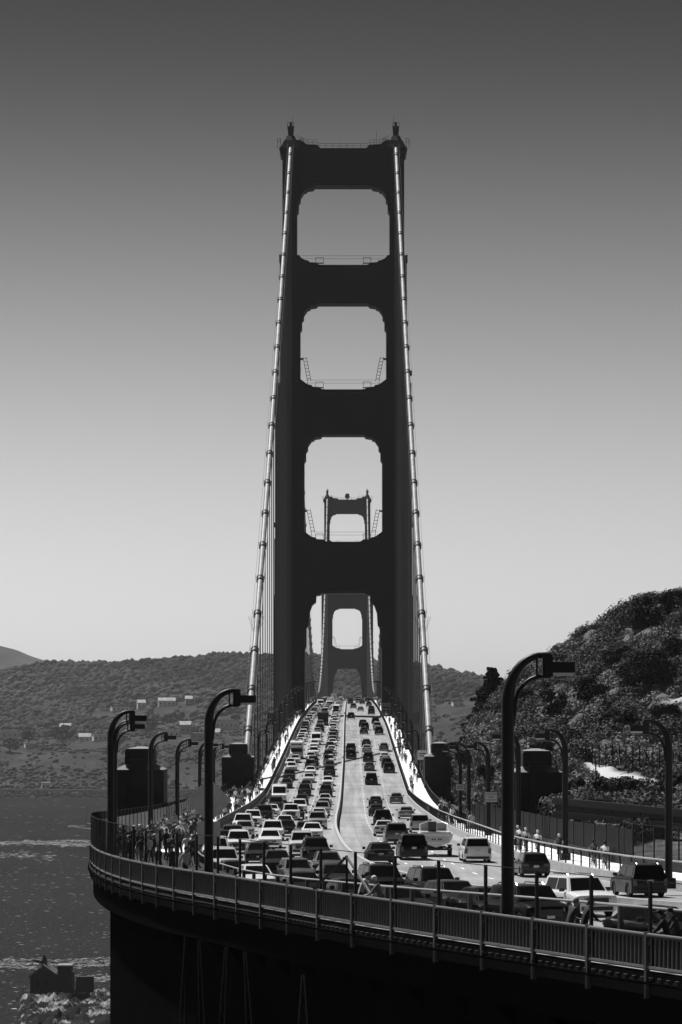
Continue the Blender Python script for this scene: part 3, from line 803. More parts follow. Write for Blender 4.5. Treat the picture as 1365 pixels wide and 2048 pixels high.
for offs in (1.9, 8.6):
    for d in np.arange(110, 420, 2):
        o = len(V); wv = .04 + .03*math.sin(d*.7)
        for dd, ww in ((d, -wv), (d, wv), (d+2.0, wv), (d+2.0, -wv)): V.append(tuple(P(dd, offs+ww+.12*math.sin(dd*.05), .05+.004 + (.02 if offs < 3 else -.03))))
        Fq.append((o, o+1, o+2, o+3))
tag(np_mesh('tar_seam', V, Fq, mat('tar_seam', .2, .8)), kind='structure')
# walkway joints
V = []; Fq = []
for d in np.arange(120, 900, 5.0):
    o = len(V); a = nr.uniform(0, 1.2); b2 = nr.uniform(1.6, 2.6)
    for dd, ww in ((d, a), (d, b2), (d+.12, b2), (d+.12, a)): V.append(tuple(P(dd, wr(d)+.4+min(ww, 1.9), .456)))
    Fq.append((o, o+1, o+2, o+3))
tag(np_mesh('walkway_joint', V, Fq, M['seam']), kind='structure')
# movable median barrier
MO = lambda d: float(np.interp(d, [60, 150, 220, 300, 500, 700, 2200], [.2, .2, .1, .3, .5, .35, .3]))
prf = [(lambda d: MO(d)-.20, .07), (lambda d: MO(d)-.18, .22), (lambda d: MO(d)-.10, .42), (lambda d: MO(d)-.10, .80), (lambda d: MO(d)+.10, .80), (lambda d: MO(d)+.10, .42), (lambda d: MO(d)+.18, .22), (lambda d: MO(d)+.20, .07)]
tag(strip('median_barrier', prf, DR, M['barrier'], close=True), 'movable concrete median barrier snaking between the two traffic directions', 'barrier')

# ---------------------------------------------------------------- railings
def railing(name, lab, pts, post, rails, m, step, mesh=None, mr=None, posts_name='post', cap=100, cat='railing', group=None):
    """pts: function s index->list of base points; post: function(mb, p, dir)"""
    t = empty(name, tuple(pts[0])); base = pts[0]
    n = len(pts); late = MB()
    for i, p in enumerate(pts):
        dirv = (pts[min(i+1, n-1)] - pts[max(i-1, 0)]).normalized()
        if i < cap:
            k = MB(); post(k, p-base, dirv); k.build(posts_name, m, t)
        else: post(late, p-base, dirv)
    if late.v: late.build(posts_name, m, t)['kind'] = 'stuff'
    for nm, dz, r, sh in rails:
        k = MB(); k.tube([p-base+Vector((0, 0, dz)) + (sh or Vector((0, 0, 0))) for p in pts], r, 6); k.build(nm, mr or m, t, smooth=60)
    tag(t, lab, cat, group); return t
def boxpost(w, h, z0=0):
    def f(k, p, dv):
        u = Vector((-dv.y, dv.x, 0)).normalized()*w/2; v = Vector((dv.x, dv.y, 0)).normalized()*w/2
        vs = [p+u+v, p-u+v, p-u-v, p+u-v]; vs = [q+Vector((0, 0, z0)) for q in vs] + [q+Vector((0, 0, h)) for q in vs]
        k.add(vs, [(3, 2, 1, 0), (4, 5, 6, 7), (0, 1, 5, 4), (1, 2, 6, 5), (2, 3, 7, 6), (3, 0, 4, 7)])
    return f
def bentpost(k, p, dv):
    n = Vector((dv.y, -dv.x, 0)).normalized()
    k.tube([p, p+Vector((0, 0, .72)), p+Vector((0, 0, .9))-n*.03, p+Vector((0, 0, 1.0))-n*.12], .045, 6)
# bridge kerb rails (dark, dense)
for side, nm in ((-1, 'left'), (1, 'right')):
    off = (lambda d: -wl(d)-.2) if side < 0 else (lambda d: wr(d)+.15)
    pts = [P(d, off(d), .3) for d in rng(403, 1330, 3.81)]
    t = railing('kerb_railing', 'dark steel railing with closely set posts along the %s kerb of the bridge lanes' % nm, pts, boxpost(.16, 1.0), [('top_rail', 1.02, .075, None), ('middle_rail', .68, .05, None), ('lower_rail', .38, .05, None)], M['curbrail'], 3.8)
    k = MB(); base = pts[0]
    for i in range(len(pts)-1):
        for q in range(1, 6):
            a = pts[i].lerp(pts[i+1], q/6.) - base; k.tube([a+Vector((0, 0, .05)), a+Vector((0, 0, 1.0))], .03, 4, cap=False)
    k.build('balusters', M['curbrail'], t)['kind'] = 'stuff'
# parapet handrails on the approach
ptsR = [P(d, wr(d)+.15, .54) for d in rng(70, 400, 2.55)]
t = railing('handrail', 'pale pipe handrail on bent posts atop the right parapet by the cyclists', ptsR, lambda k, p, dv: bentpost(k, p, dv), [], M['curbrail'], 2.5, cap=100)
k = MB(); k.tube([p-ptsR[0]+Vector((-.12, 0, 1.0)) for p in ptsR], .05, 6); k.build('top_rail', M['pipe'], t, smooth=60)
for z in (.25, .5, .75):
    k = MB(); k.tube([p-ptsR[0]+Vector((0, 0, z)) for p in ptsR], .012, 4); k.build('wire', M['wire'], t)
ptsL = [P(d, -wl(d)-.2, .58) for d in rng(62, 400, 3.0)]
t = railing('handrail', 'pale pipe handrail atop the left parapet between traffic and the walkers', ptsL, boxpost(.15, .82), [], M['steel2'], 3, cap=100)
k = MB(); k.tube([p-ptsL[0]+Vector((0, 0, .86)) for p in ptsL], .045, 6); k.build('top_rail', M['pipe_dull'], t, smooth=60)
# outer bridge railings
for side, nm in ((-1, 'left'), (1, 'right')):
    pts = [P(d, side*12.3, .3) for d in rng(404 if side < 0 else 268, 1330, 3.81)]
    t = railing('walkway_railing', 'dark outer railing of the %s bridge walkway beneath the main cable' % nm, pts, boxpost(.14, 1.2), [('top_rail', 1.22, .07, None), ('lower_rail', .2, .05, None)], M['curbrail'], 3.8)
    k = MB(); base = pts[0]
    for i in range(len(pts)-1):
        for q in range(1, 12):
            a = pts[i].lerp(pts[i+1], q/12.) - base; k.tube([a+Vector((0, 0, .1)), a+Vector((0, 0, 1.2))], .025, 4, cap=False)
    k.build('balusters', M['curbrail'], t)['kind'] = 'stuff'
# the near curved railing: posts, panels and a wire screen above
def march(fn, d0, d1, step):
    out = [d0]; d = d0
    while d < d1:
        p = fn(d); e = d
        while (fn(e)-p).length < step: e += .05
        out.append(e); d = e
    return out
RD_ = march(PL, 72.0, 400, 3.5)
pts = [PL(d) for d in RD_]; base = pts[0]
t = empty('promenade_railing', tuple(base))
for i, p in enumerate(pts):
    dv = (pts[min(i+1, len(pts)-1)]-pts[max(i-1, 0)]).normalized()
    k = MB(); boxpost(.13, 1.12, -.75)(k, p-base, dv)
    u = Vector((-dv.y, dv.x, 0)).normalized()
    for z in (.2, .85): k.tube([p-base+dv*.02+Vector((0, 0, z-.06)), p-base-dv*.18+Vector((0, 0, z-.06)), p-base-dv*.18+Vector((0, 0, z+.06))], .045, 4)
    k.build('post', M['steel2'], t)
for i in range(len(pts)-1):
    a = pts[i]-base; c = pts[i+1]-base; k = MB()
    k.tube([a+Vector((0, 0, .13)), c+Vector((0, 0, .13))], .05, 4)
    nb = 15 if i < 40 else 10
    for q in range(1, nb):
        s = a.lerp(c, q/nb); k.tube([s+Vector((0, 0, .13)), s+Vector((0, 0, .98))], .024, 4, cap=False)
    k.build('rail_panel', M['baluster'], t)
    dv_ = (c-a).normalized(); nn_ = Vector((dv_.y, -dv_.x, 0))*.05; e_ = Vector((0, 0, .92)); z_ = Vector((0, 0, .06)); k = MB()
    k.add([a+z_+nn_, c+z_+nn_, c+z_+nn_+e_, a+z_+nn_+e_, a+z_+nn_*1.5, c+z_+nn_*1.5, c+z_+nn_*1.5+e_, a+z_+nn_*1.5+e_], [(0, 1, 2, 3), (7, 6, 5, 4), (0, 4, 5, 1), (1, 5, 6, 2), (2, 6, 7, 3), (3, 7, 4, 0)]); k.build('backing_plate', M['lamp'], t)
    k = MB(); k.tube([a+Vector((0, 0, 1.03)), c+Vector((0, 0, 1.03))], .07, 8); k.build('handrail', M['steel2'], t, smooth=60)
tag(t, 'dark picket railing with handrail sweeping along the curved near edge of the walkway', 'railing')
# screen of wire mesh above the railing
t = empty('mesh_screen', tuple(base))
SH = lambda d: float(np.interp(d, [66, 110, 150, 200, 300, 400], [2.55, 2.55, 2.65, 2.6, 2.3, 1.9]))
for i, p in enumerate(pts):
    k = MB(); dv = (pts[min(i+1, len(pts)-1)]-pts[max(i-1, 0)]).normalized(); n_ = Vector((dv.y, -dv.x, 0))*.11
    boxpost(.09, SH(RD_[i]), .05)(k, p-base+n_, dv); k.build('post', M['lamp'], t)
V = []; Fq = []
def wire_seg(a, b_, w):
    o = len(V); dd = (b_-a); s = dd.cross(Vector((0, 0, 1))); 
    tt = Vector((dd.x, dd.y, 0)).normalized(); nn = Vector((tt.y, -tt.x, 0))
    up = dd.normalized().cross(nn)*w/2
    for q in (a-up, b_-up, b_+up, a+up): V.append(tuple(q))
    Fq.append((o, o+1, o+2, o+3))
    nw = nn*w/2
    o = len(V)
    for q in (a-nw, b_-nw, b_+nw, a+nw): V.append(tuple(q))
    Fq.append((o, o+1, o+2, o+3))
def mesh_wires(pts_, hs, z0, sp, w, base_):
    for i in range(len(pts_)-1):
        a = pts_[i]-base_; c = pts_[i+1]-base_; L = (c-a).length; h = hs[i]-z0
        n = int(L/sp)
        for q in range(n):
            for sgn in (1, -1):
                s0 = q*sp; s1 = s0 + sgn*h*.8
                A = s0; B = s1; zA = z0; zB = z0+h
                if B > L: zB = z0 + h*(L-A)/(B-A); B = L
                if B < 0: zB = z0 + h*A/(A-B); B = 0
                wire_seg(a.lerp(c, A/L)+Vector((0, 0, zA)), a.lerp(c, B/L)+Vector((0, 0, zB)), w)
ia = next(i for i, d in enumerate(RD_) if d > 138)
mesh_wires(pts[:ia+1], [SH(d) for d in RD_[:ia+1]], 1.1, .16, .0022, base)
mesh_wires(pts[ia:], [SH(d) for d in RD_[ia:]], 1.1, .13, .006, base)
np_mesh('wire_mesh', V, Fq, M['wire'], t)['kind'] = 'stuff'
k = MB(); k.tube([p-base+Vector((0, 0, SH(d))) for p, d in zip(pts, RD_)], .018, 4); k.build('top_wire', M['wire'], t)
tag(t, 'tall wire mesh screen on thin posts above the curved near railing', 'fence')
# slatted inner screen further along the left walkway
def slat_screen(name, lab, fn, ds_, h0, h, m, pm):
    ps = [fn(d) for d in ds_]; b0 = ps[0]; t = empty(name, tuple(b0))
    for i, p in enumerate(ps):
        dv = (ps[min(i+1, len(ps)-1)]-ps[max(i-1, 0)]).normalized(); k = MB(); boxpost(.12, h+.05)(k, p-b0, dv); k.build('post', pm, t)
    for i in range(len(ps)-1):
        a = ps[i]-b0; c = ps[i+1]-b0; k = MB(); L = (c-a).length; n = max(4, int(L/.30))
        dv = (c-a).normalized(); u = Vector((-dv.y, dv.x, 0))*.015
        for q in range(n):
            s = a.lerp(c, (q+.5)/n); wv = dv*(L/n*.42)
            vs = [s-wv-u, s+wv-u, s+wv+u, s-wv+u]
            k.add([v+Vector((0, 0, h0)) for v in vs]+[v+Vector((0, 0, h)) for v in vs], [(3, 2, 1, 0), (4, 5, 6, 7), (0, 1, 5, 4), (1, 2, 6, 5), (2, 3, 7, 6), (3, 0, 4, 7)])
        k.build('slat_panel', m, t)
    tag(t, lab, 'fence'); return t
slat_screen('slatted_screen', 'grey slatted screen fence behind the walkers, curving past the left pylon', lambda d: PL(d, .35), march(PL, 185, 372, 4.0), .08, 2.15, mat('screen_slats', .20, .8, var=.3, scale=1.5), M['steel'])
# right side fences
fro = lambda d: float(np.interp(d, [120, 150, 170, 200, 230, 245, 265, 290], [18.2, 17.5, 16.3, 14.9, 13.9, 12.8, 11.9, 11.9]))
fr = lambda d: P(d, fro(d), .4)
slat_screen('slatted_screen', 'dark slatted screen fence behind the cyclists on the right walkway', fr, march(fr, 178, 264, 4.0), .08, 2.2, mat('dark_screen_slats', .022, .8, spec=.05, var=.3, scale=1.5), M['steel'])
pts = [fr(d) for d in march(fr, 120, 178, 2.6)]; base = pts[0]
t = empty('wire_fence', tuple(base)); V = []; Fq = []
for i, p in enumerate(pts):
    dv = (pts[min(i+1, len(pts)-1)]-pts[max(i-1, 0)]).normalized(); k = MB(); boxpost(.08, 2.6)(k, p-base, dv); k.build('post', M['lamp'], t)
mesh_wires(pts, [2.55]*len(pts), .7, .16, .010, base); np_mesh('wire_mesh', V, Fq, M['wire'], t)['kind'] = 'stuff'
k = MB(); k.tube([p-base+Vector((0, 0, 2.55)) for p in pts], .02, 4); k.build('top_rail', M['wire'], t)
tag(t, 'tall wire fence on thin posts behind the rightmost two cyclists', 'fence')
k = MB(); o = strip('fence_wall', [(lambda d: fro(d)-.1, .25), (lambda d: fro(d)-.1, 1.05), (lambda d: fro(d)+.15, 1.05), (lambda d: fro(d)+.15, .25)], rng(100, 240, 3), mat('fence_footing_wall', .035, .8, spec=.05, var=.3, scale=.8), close=True)
tag(o, 'low concrete wall under the tall fence beside the cyclists', 'wall')
pts = [fr(d) for d in rng(240, 402, 4)]
# long steel girder beyond the right fence
t = empty('steel_girder', tuple(px(1120, 1640, 228))); a = px(1112, 1615, 228); c = px(1440, 1648, 204); b0 = a.copy(); t.location = a; ww = Vector((0, .5, 0))
k = MB(); A = Vector((0, 0, 0)); B = c-a
k.add([A+Vector((0, 0, -.45)), B+Vector((0, 0, -.45)), B+Vector((0, 0, .45)), A+Vector((0, 0, .45))]+[q+ww for q in (A+Vector((0, 0, -.45)), B+Vector((0, 0, -.45)), B+Vector((0, 0, .45)), A+Vector((0, 0, .45)))], [(0, 1, 2, 3), (7, 6, 5, 4), (0, 4, 5, 1), (1, 5, 6, 2), (2, 6, 7, 3), (3, 7, 4, 0)])
k.build('web_plate', M['steel'], t)
for z in (-.5, .5):
    k = MB(); k.tube([A+Vector((0, .25, z)), B+Vector((0, .25, z))], .35, 4); k.build('flange', M['steel'], t)
for s in (.15, .6):
    k = MB(); q = A.lerp(B, s); k.tube([q+Vector((0, .3, -.5)), q+Vector((0, .3, -6))], .25, 6); k.build('support_post', M['steel'], t)
k = MB(); k.tube([A+Vector((0, 0, .95)), B+Vector((0, 0, .95))], .05, 4)
for s in range(12): q = A.lerp(B, s/11.); k.tube([q, q+Vector((0, 0, .95))], .035, 4)
k.build('rail', M['steel'], t)
tag(t, 'long black steel girder crossing in front of the slope right of the near pylon', 'girder')

# ---------------------------------------------------------------- pylons
def pylon(xc, D, s, lab, base_z, shaft=0, sx_=1):
    X = (xc-682.5)*D/F; zt = czf(D)
    t = empty('pylon', (X, D, zt))
    k = MB(); w = 4.4*s; h1 = base_z
    k.box(-w/2, w/2, 0, 5.5, -shaft, h1-.35)
    for sg in (-1, 1): k.box(sg*w*.33-w*.06, sg*w*.33+w*.06, -.06, .02, -1, h1-.9)
    k.build('lower_shaft', M['pylon'], t)
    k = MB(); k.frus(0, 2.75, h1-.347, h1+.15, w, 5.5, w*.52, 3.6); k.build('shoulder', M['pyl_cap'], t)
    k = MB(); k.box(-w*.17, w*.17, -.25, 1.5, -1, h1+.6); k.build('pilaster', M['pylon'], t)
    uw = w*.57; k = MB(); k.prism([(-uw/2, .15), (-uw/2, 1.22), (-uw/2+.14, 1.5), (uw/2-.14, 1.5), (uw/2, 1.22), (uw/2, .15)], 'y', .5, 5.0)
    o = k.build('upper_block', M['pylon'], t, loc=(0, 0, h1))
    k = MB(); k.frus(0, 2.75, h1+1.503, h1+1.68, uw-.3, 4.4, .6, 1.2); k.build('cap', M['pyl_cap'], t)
    k = MB()
    k.tube([(-.35*uw, -.3, h1-.2), (-.3*uw, -.3, h1+.6)], .05, 4); k.build('bracket', M['steel'], t)
    tag(t, lab, 'pylon', 'concrete pylons flanking the road'); return t
pylon(278, 265, 1.0, 'big dark stepped concrete pylon at the left above the curved walkway', 5.9, 12)
pylon(1076, 262, 1.0, 'big dark stepped concrete pylon at the right behind the tall lamp post', 5.7, 10)
pylon(476, 424, 1.02, 'dark stepped pylon where the left main cable comes down', 5.2, 60)
pylon(882, 424, 1.02, 'dark stepped pylon where the right main cable comes down', 5.3, 60)
# abutment wall under the approach deck
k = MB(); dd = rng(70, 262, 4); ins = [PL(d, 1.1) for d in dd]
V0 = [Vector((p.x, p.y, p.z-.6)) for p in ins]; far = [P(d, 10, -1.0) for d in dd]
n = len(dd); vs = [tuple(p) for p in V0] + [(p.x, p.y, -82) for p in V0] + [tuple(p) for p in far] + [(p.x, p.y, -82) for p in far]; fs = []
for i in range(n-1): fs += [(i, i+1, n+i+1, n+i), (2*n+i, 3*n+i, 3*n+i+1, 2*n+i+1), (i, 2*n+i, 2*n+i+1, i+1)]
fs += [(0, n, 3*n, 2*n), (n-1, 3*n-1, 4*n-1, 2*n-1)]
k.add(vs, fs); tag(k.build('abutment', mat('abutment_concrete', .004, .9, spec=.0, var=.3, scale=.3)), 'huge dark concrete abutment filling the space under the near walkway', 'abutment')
# edge girder with dark flange, drip brackets
t = empty('edge_girder', tuple(PL(70)))
g = [(.15, -.30), (.15, -1.75), (.5, -1.75), (.5, -.30)]
def rel(fn, b0): return lambda d, o, z: fn(d, o, z) - b0
b0 = PL(70)
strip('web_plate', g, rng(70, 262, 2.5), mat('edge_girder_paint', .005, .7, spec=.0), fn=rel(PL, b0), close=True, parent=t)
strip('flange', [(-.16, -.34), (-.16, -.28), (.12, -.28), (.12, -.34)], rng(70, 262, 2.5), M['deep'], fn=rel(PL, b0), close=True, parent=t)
k = MB()
for d in march(PL, 72, 200, .45):
    p = PL(d, -.02, -.20)-b0; k.frus(p.x, p.y, p.z-.05, p.z+.05, .07, .1, .12, .14)
k.build('brackets', M['steel2'], t)['kind'] = 'stuff'
for d in march(PL, 72, 262, 3.5):
    k = MB(); a = PL(d, .55, -.4)-b0; c = PL(d, .55, -1.9)-b0; e = PL(d, 1.4, -3.0)-b0; f_ = PL(d, 1.4, -.4)-b0; tt = tang(lxf, d)*.12
    k.add([a-tt, c-tt, e-tt, f_-tt, a+tt, c+tt, e+tt, f_+tt], [(0, 1, 2, 3), (7, 6, 5, 4), (0, 4, 5, 1), (1, 5, 6, 2), (2, 6, 7, 3), (3, 7, 4, 0)])
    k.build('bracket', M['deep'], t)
tag(t, 'dark edge girder with a dark flange under the near railing', 'girder')
# steel bents
for i, (x0, y0, x1, D_, lab) in enumerate([(372, 1870, 352, 116, 'faint braced steel leg under the deck, leftmost'), (398, 1880, 412, 112, 'faint braced steel leg under the deck, second from left'), (452, 1895, 430, 107, 'faint braced steel leg under the deck, third from left'), (490, 1905, 512, 103, 'faint braced steel leg under the deck, fourth from left'), (606, 1950, 606, 94, 'faint wide A-shaped steel leg under the deck, middle of the black wall')]):
    D_ = (D_-1)*1.14
    a = px(x0, y0, D_); c = px(x1, 2300, D_); t = empty('steel_bent', tuple(a)); dv = c-a; w = .22 if i < 4 else .45
    for sg in (-1, 1):
        k = MB(); k.tube([Vector((sg*.04, 0, 0)), dv+Vector((sg*w, 0, 0))], .035, 4); k.build('leg', M['steel2'], t)
    k = MB()
    for q in range(14): s = q/14.; k.tube([dv*s+Vector((-w*s, 0, 0)), dv*(s+.07)+Vector((w*s+.02, 0, 0))], .012, 4)
    k.build('lacing', M['steel'], t)
    tag(t, lab, 'steel bent', 'steel bents under the approach')
# braces on the near screen
t = empty('brace_frame', tuple(px(694, 1784, 106)))
for x1, y1, m_ in ((628, 1778, M['steel2']), (744, 1792, M['pipe'])):
    k = MB(); a = px(694, 1713, 106.0); c = px(x1, y1, 107.4 if x1 < 694 else 104.6); k.tube([a-t.location, c-t.location], .05, 4); k.build('strut', m_, t)
k = MB(); k.tube([px(694, 1711, 106)-t.location, px(694, 1786, 106)-t.location], .055, 4); k.build('post', M['lamp'], t)
tag(t, 'steel brace forming an upside-down V on the near screen, right strut pale', 'brace')

# ---------------------------------------------------------------- towers
def step_poly(hw, ztop, dx=1.0, dz=1.0):
    pts_ = [(0, -7.0), (.45, -6.4), (.45, -4.3), (.95, -3.7), (.95, -2.7), (1.9, -1.3), (2.6, -1.1), (2.7, -.75), (3.4, -.65), (4.3, -.5), (4.7, 0)]
    return [(-hw + x*dx, ztop + z*dz) for x, z in pts_]
def bot_poly(hw, zb):
    pts_ = [(0, 2.7), (1.1, 1.9), (1.6, 1.5), (2.2, 1.25), (3.0, 1.1), (3.2, .7), (5.0, .6), (5.6, .1), (6.4, 0)]
    return [(-hw + x, zb + z) for x, z in pts_]
def tower(D, lab, full=True):
    t = empty('bridge_tower', (AX(D), D, 0))
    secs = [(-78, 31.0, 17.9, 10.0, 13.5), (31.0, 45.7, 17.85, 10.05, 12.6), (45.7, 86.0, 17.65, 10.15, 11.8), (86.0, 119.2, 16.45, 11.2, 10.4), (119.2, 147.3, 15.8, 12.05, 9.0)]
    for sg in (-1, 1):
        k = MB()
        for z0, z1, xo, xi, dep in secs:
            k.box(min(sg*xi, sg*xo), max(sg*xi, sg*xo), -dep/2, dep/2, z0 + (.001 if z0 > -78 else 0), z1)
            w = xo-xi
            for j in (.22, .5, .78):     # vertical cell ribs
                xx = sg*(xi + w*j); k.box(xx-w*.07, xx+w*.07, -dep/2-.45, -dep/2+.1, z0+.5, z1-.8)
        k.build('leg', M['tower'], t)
        k = MB(); hx = sg*13.7
        k.frus(hx, 0, 147.303, 149.4, 5.2, 9.4, 3.2, 7.0); k.frus(hx, 0, 149.403, 150.8, 3.0, 6, 2.0, 4)
        k.box(hx-2.9, hx+2.9, -4.5, 4.5, 146.4, 147.2) if False else None
        hs = k.build('saddle_housing', M['tower'], t)
        k = MB(); k.frus(hx, 0, 150.803, 153.2, 1.3, 1.3, 1.7, 1.7); k.box(hx-.9, hx+.9, -.9, .9, 153.203, 153.5); k.tube([(hx, 0, 153.5), (hx, 0, 154.6)], .35, 8); k.tube([(hx+.5*sg*-1, 0, 153.5), (hx+.5*sg*-1, 0, 156.3)], .06, 4)
        for a in (-.85, .85): k.tube([(hx+a, -.85, 153.5), (hx+a, -.85, 154.5)], .06, 4)
        k.tube([(hx-.85, -.85, 154.5), (hx+.85, -.85, 154.5)], .06, 4)
        k.build('beacon', M['steel'], hs)
        k = MB()
        for x in (hx-3.4, hx-2.6, hx+2.6, hx+3.4): k.tube([(x, -4, 147.2), (x, -4, 149.6)], .08, 4)
        for z in (148.8, 149.6): k.tube([(hx-3.4, -4, z), (hx-2.4, -4, z)], .07, 4); k.tube([(hx+3.4, -4, z), (hx+2.4, -4, z)], .07, 4)
        k.frus(sg*16.0, 0, 145.6, 147.3, .7, 8, 1.3, 9)
        k.build('platform_railing', M['steel'], t)
    for i, (z0, z1, hb, ht, dep) in enumerate([(31.6, 45.0, 10.0, 10.15, 8.0), (72.8, 84.6, 10.15, 11.2, 7.4), (107.0, 117.0, 11.2, 12.05, 6.6), (137.7, 147.4, 12.05, 12.05, 6.0)]):
        if i == 0:
            pl = [(0, -14.6), (.4, -13.6), (.4, -9), (1.0, -8.2), (1.2, -5), (1.9, -3), (2.9, -2.2), (3.0, -.5), (4.0, -.4), (4.3, 0)]
            left = [(-10.0+x, z0+z) for x, z in pl]
        else: left = step_poly(hb, z0)
        top = list(reversed(bot_poly(ht, z1))) if i < 3 else [(-6.0, z1), (-6.8, z1+.9), (-9.5, z1+1.0), (-11.0, z1+2.0), (-12.05, z1+2.2)]
        poly = left + [(-x, z) for x, z in reversed(left)] + [(-x, z) for x, z in reversed(top)] + top
        # keep the face monotone: leg-side points first
        k = MB(); k.prism(poly, 'y', -dep/2, dep/2)
        # vertical chevron ribs on the strut face
        hw_ = hb - 5
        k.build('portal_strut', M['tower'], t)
        k = MB(); k.box(-hw_-1, hw_+1, -dep/2-1.2, -dep/2+.05, z0+.35, z0+.75); k.box(-hw_-1, hw_+1, -dep/2-.6, -dep/2+.05, z1-.9, z1-.5); k.build('ledge', M['tower'], t)
        k = MB()
        if i < 3:
            for z in (1.9, 2.7): k.tube([(-ht+1.2, -1, z1+z), (ht-1.2, -1, z1+z)], .045, 4)
            for sg in (-1, 1):
                k.box(sg*6.2-1, sg*6.2+1, -dep/2-.2, -dep/2+.2, z1+.3, z1+.55)
                for x in (5.2, 7.2): k.tube([(sg*x, -1, z1), (sg*x, -1, z1+2.2)], .08, 4)
                k.tube([(sg*5.2, -1, z1+2.2), (sg*7.2, -1, z1+2.2)], .08, 4)
            if i < 2:
                for sg in (-1, 1):      # inclined access ladders
                    a = Vector((sg*(hb-.5 if i == 0 else 10.5), -1.5, z1+8.6)); c = a + Vector((-sg*1.2, 0, -6.2))
                    for q in (0, .9): k.tube([a-Vector((sg*q, 0, 0)), c-Vector((sg*q, 0, 0))], .09, 4)
                    for q in range(7): s = a.lerp(c, (q+.3)/7); k.tube([s, s-Vector((sg*.9, 0, 0))], .08, 4)
                    k.tube([c, c-Vector((0, 0, 2.6))], .08, 4); k.box(min(a.x, a.x+sg*1.6), max(a.x, a.x+sg*1.6), -2.2, -.8, a.z-.7, a.z-.3)
        else:
            for z in (.75, 1.4): k.tube([(-6.4, -2, z1+z), (6.4, -2, z1+z)], .055, 4)
            for q in range(8): k.tube([(-6.4+q*12.8/7, -2, z1), (-6.4+q*12.8/7, -2, z1+1.45)], .06, 4)
            for sg in (-1, 1):
                for z in (1.6, 2.3): k.tube([(sg*6.8, -2, z1+z), (sg*9.4, -2, z1+z), (sg*12.0, -2, z1+z+1.2)], .05, 4)
                for x in (6.8, 8, 9.4, 10.8): k.tube([(sg*x, -2, z1+.5), (sg*x, -2, z1+2.4+max(0, (x-9.4)*.4))], .05, 4)
            k.tube([(8.6, 0, z1), (8.6, 0, z1+5)], .06, 4)
        k.build('access_rail', M['steel'], t)
    for sg in (-1, 1):     # floodlight brackets on outer edge
        for zz, xo in ((119.2, 16.45), (84.6, 17.65), (45, 17.85)):
            k = MB(); k.box(min(sg*xo, sg*(xo+.3)), max(sg*xo, sg*(xo+.3)), -1, 1, zz-1.2 if zz > 100 else zz+4, zz+.8 if zz > 100 else zz+5.2); k.build('outer_fixture', M['tower'], t)
    if full:               # balcony round the legs at road level
        for sg in (-1, 1):
            k = MB(); k.box(min(sg*10.5, sg*19.5), max(sg*10.5, sg*19.5), -9.5, -6.8, -2.5, .6); k.build('balcony', M['tower'], t)
    tag(t, lab, 'bridge tower', 'bridge towers'); return t
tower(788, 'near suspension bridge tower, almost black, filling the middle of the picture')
t2 = tower(2068, 'far suspension bridge tower, grey with haze, seen through the near one', False)
k = MB(); k.frus(0, 0, 148.2, 149.4, 2.2, 2.2, 3.4, 3.4); k.frus(0, 0, 149.4, 151.6, 3.4, 3.4, 2.2, 2.2); k.tube([(0, 0, 147), (0, 0, 148.2)], .3, 6)
o = k.build('radar_dome', M['steel'], t2)

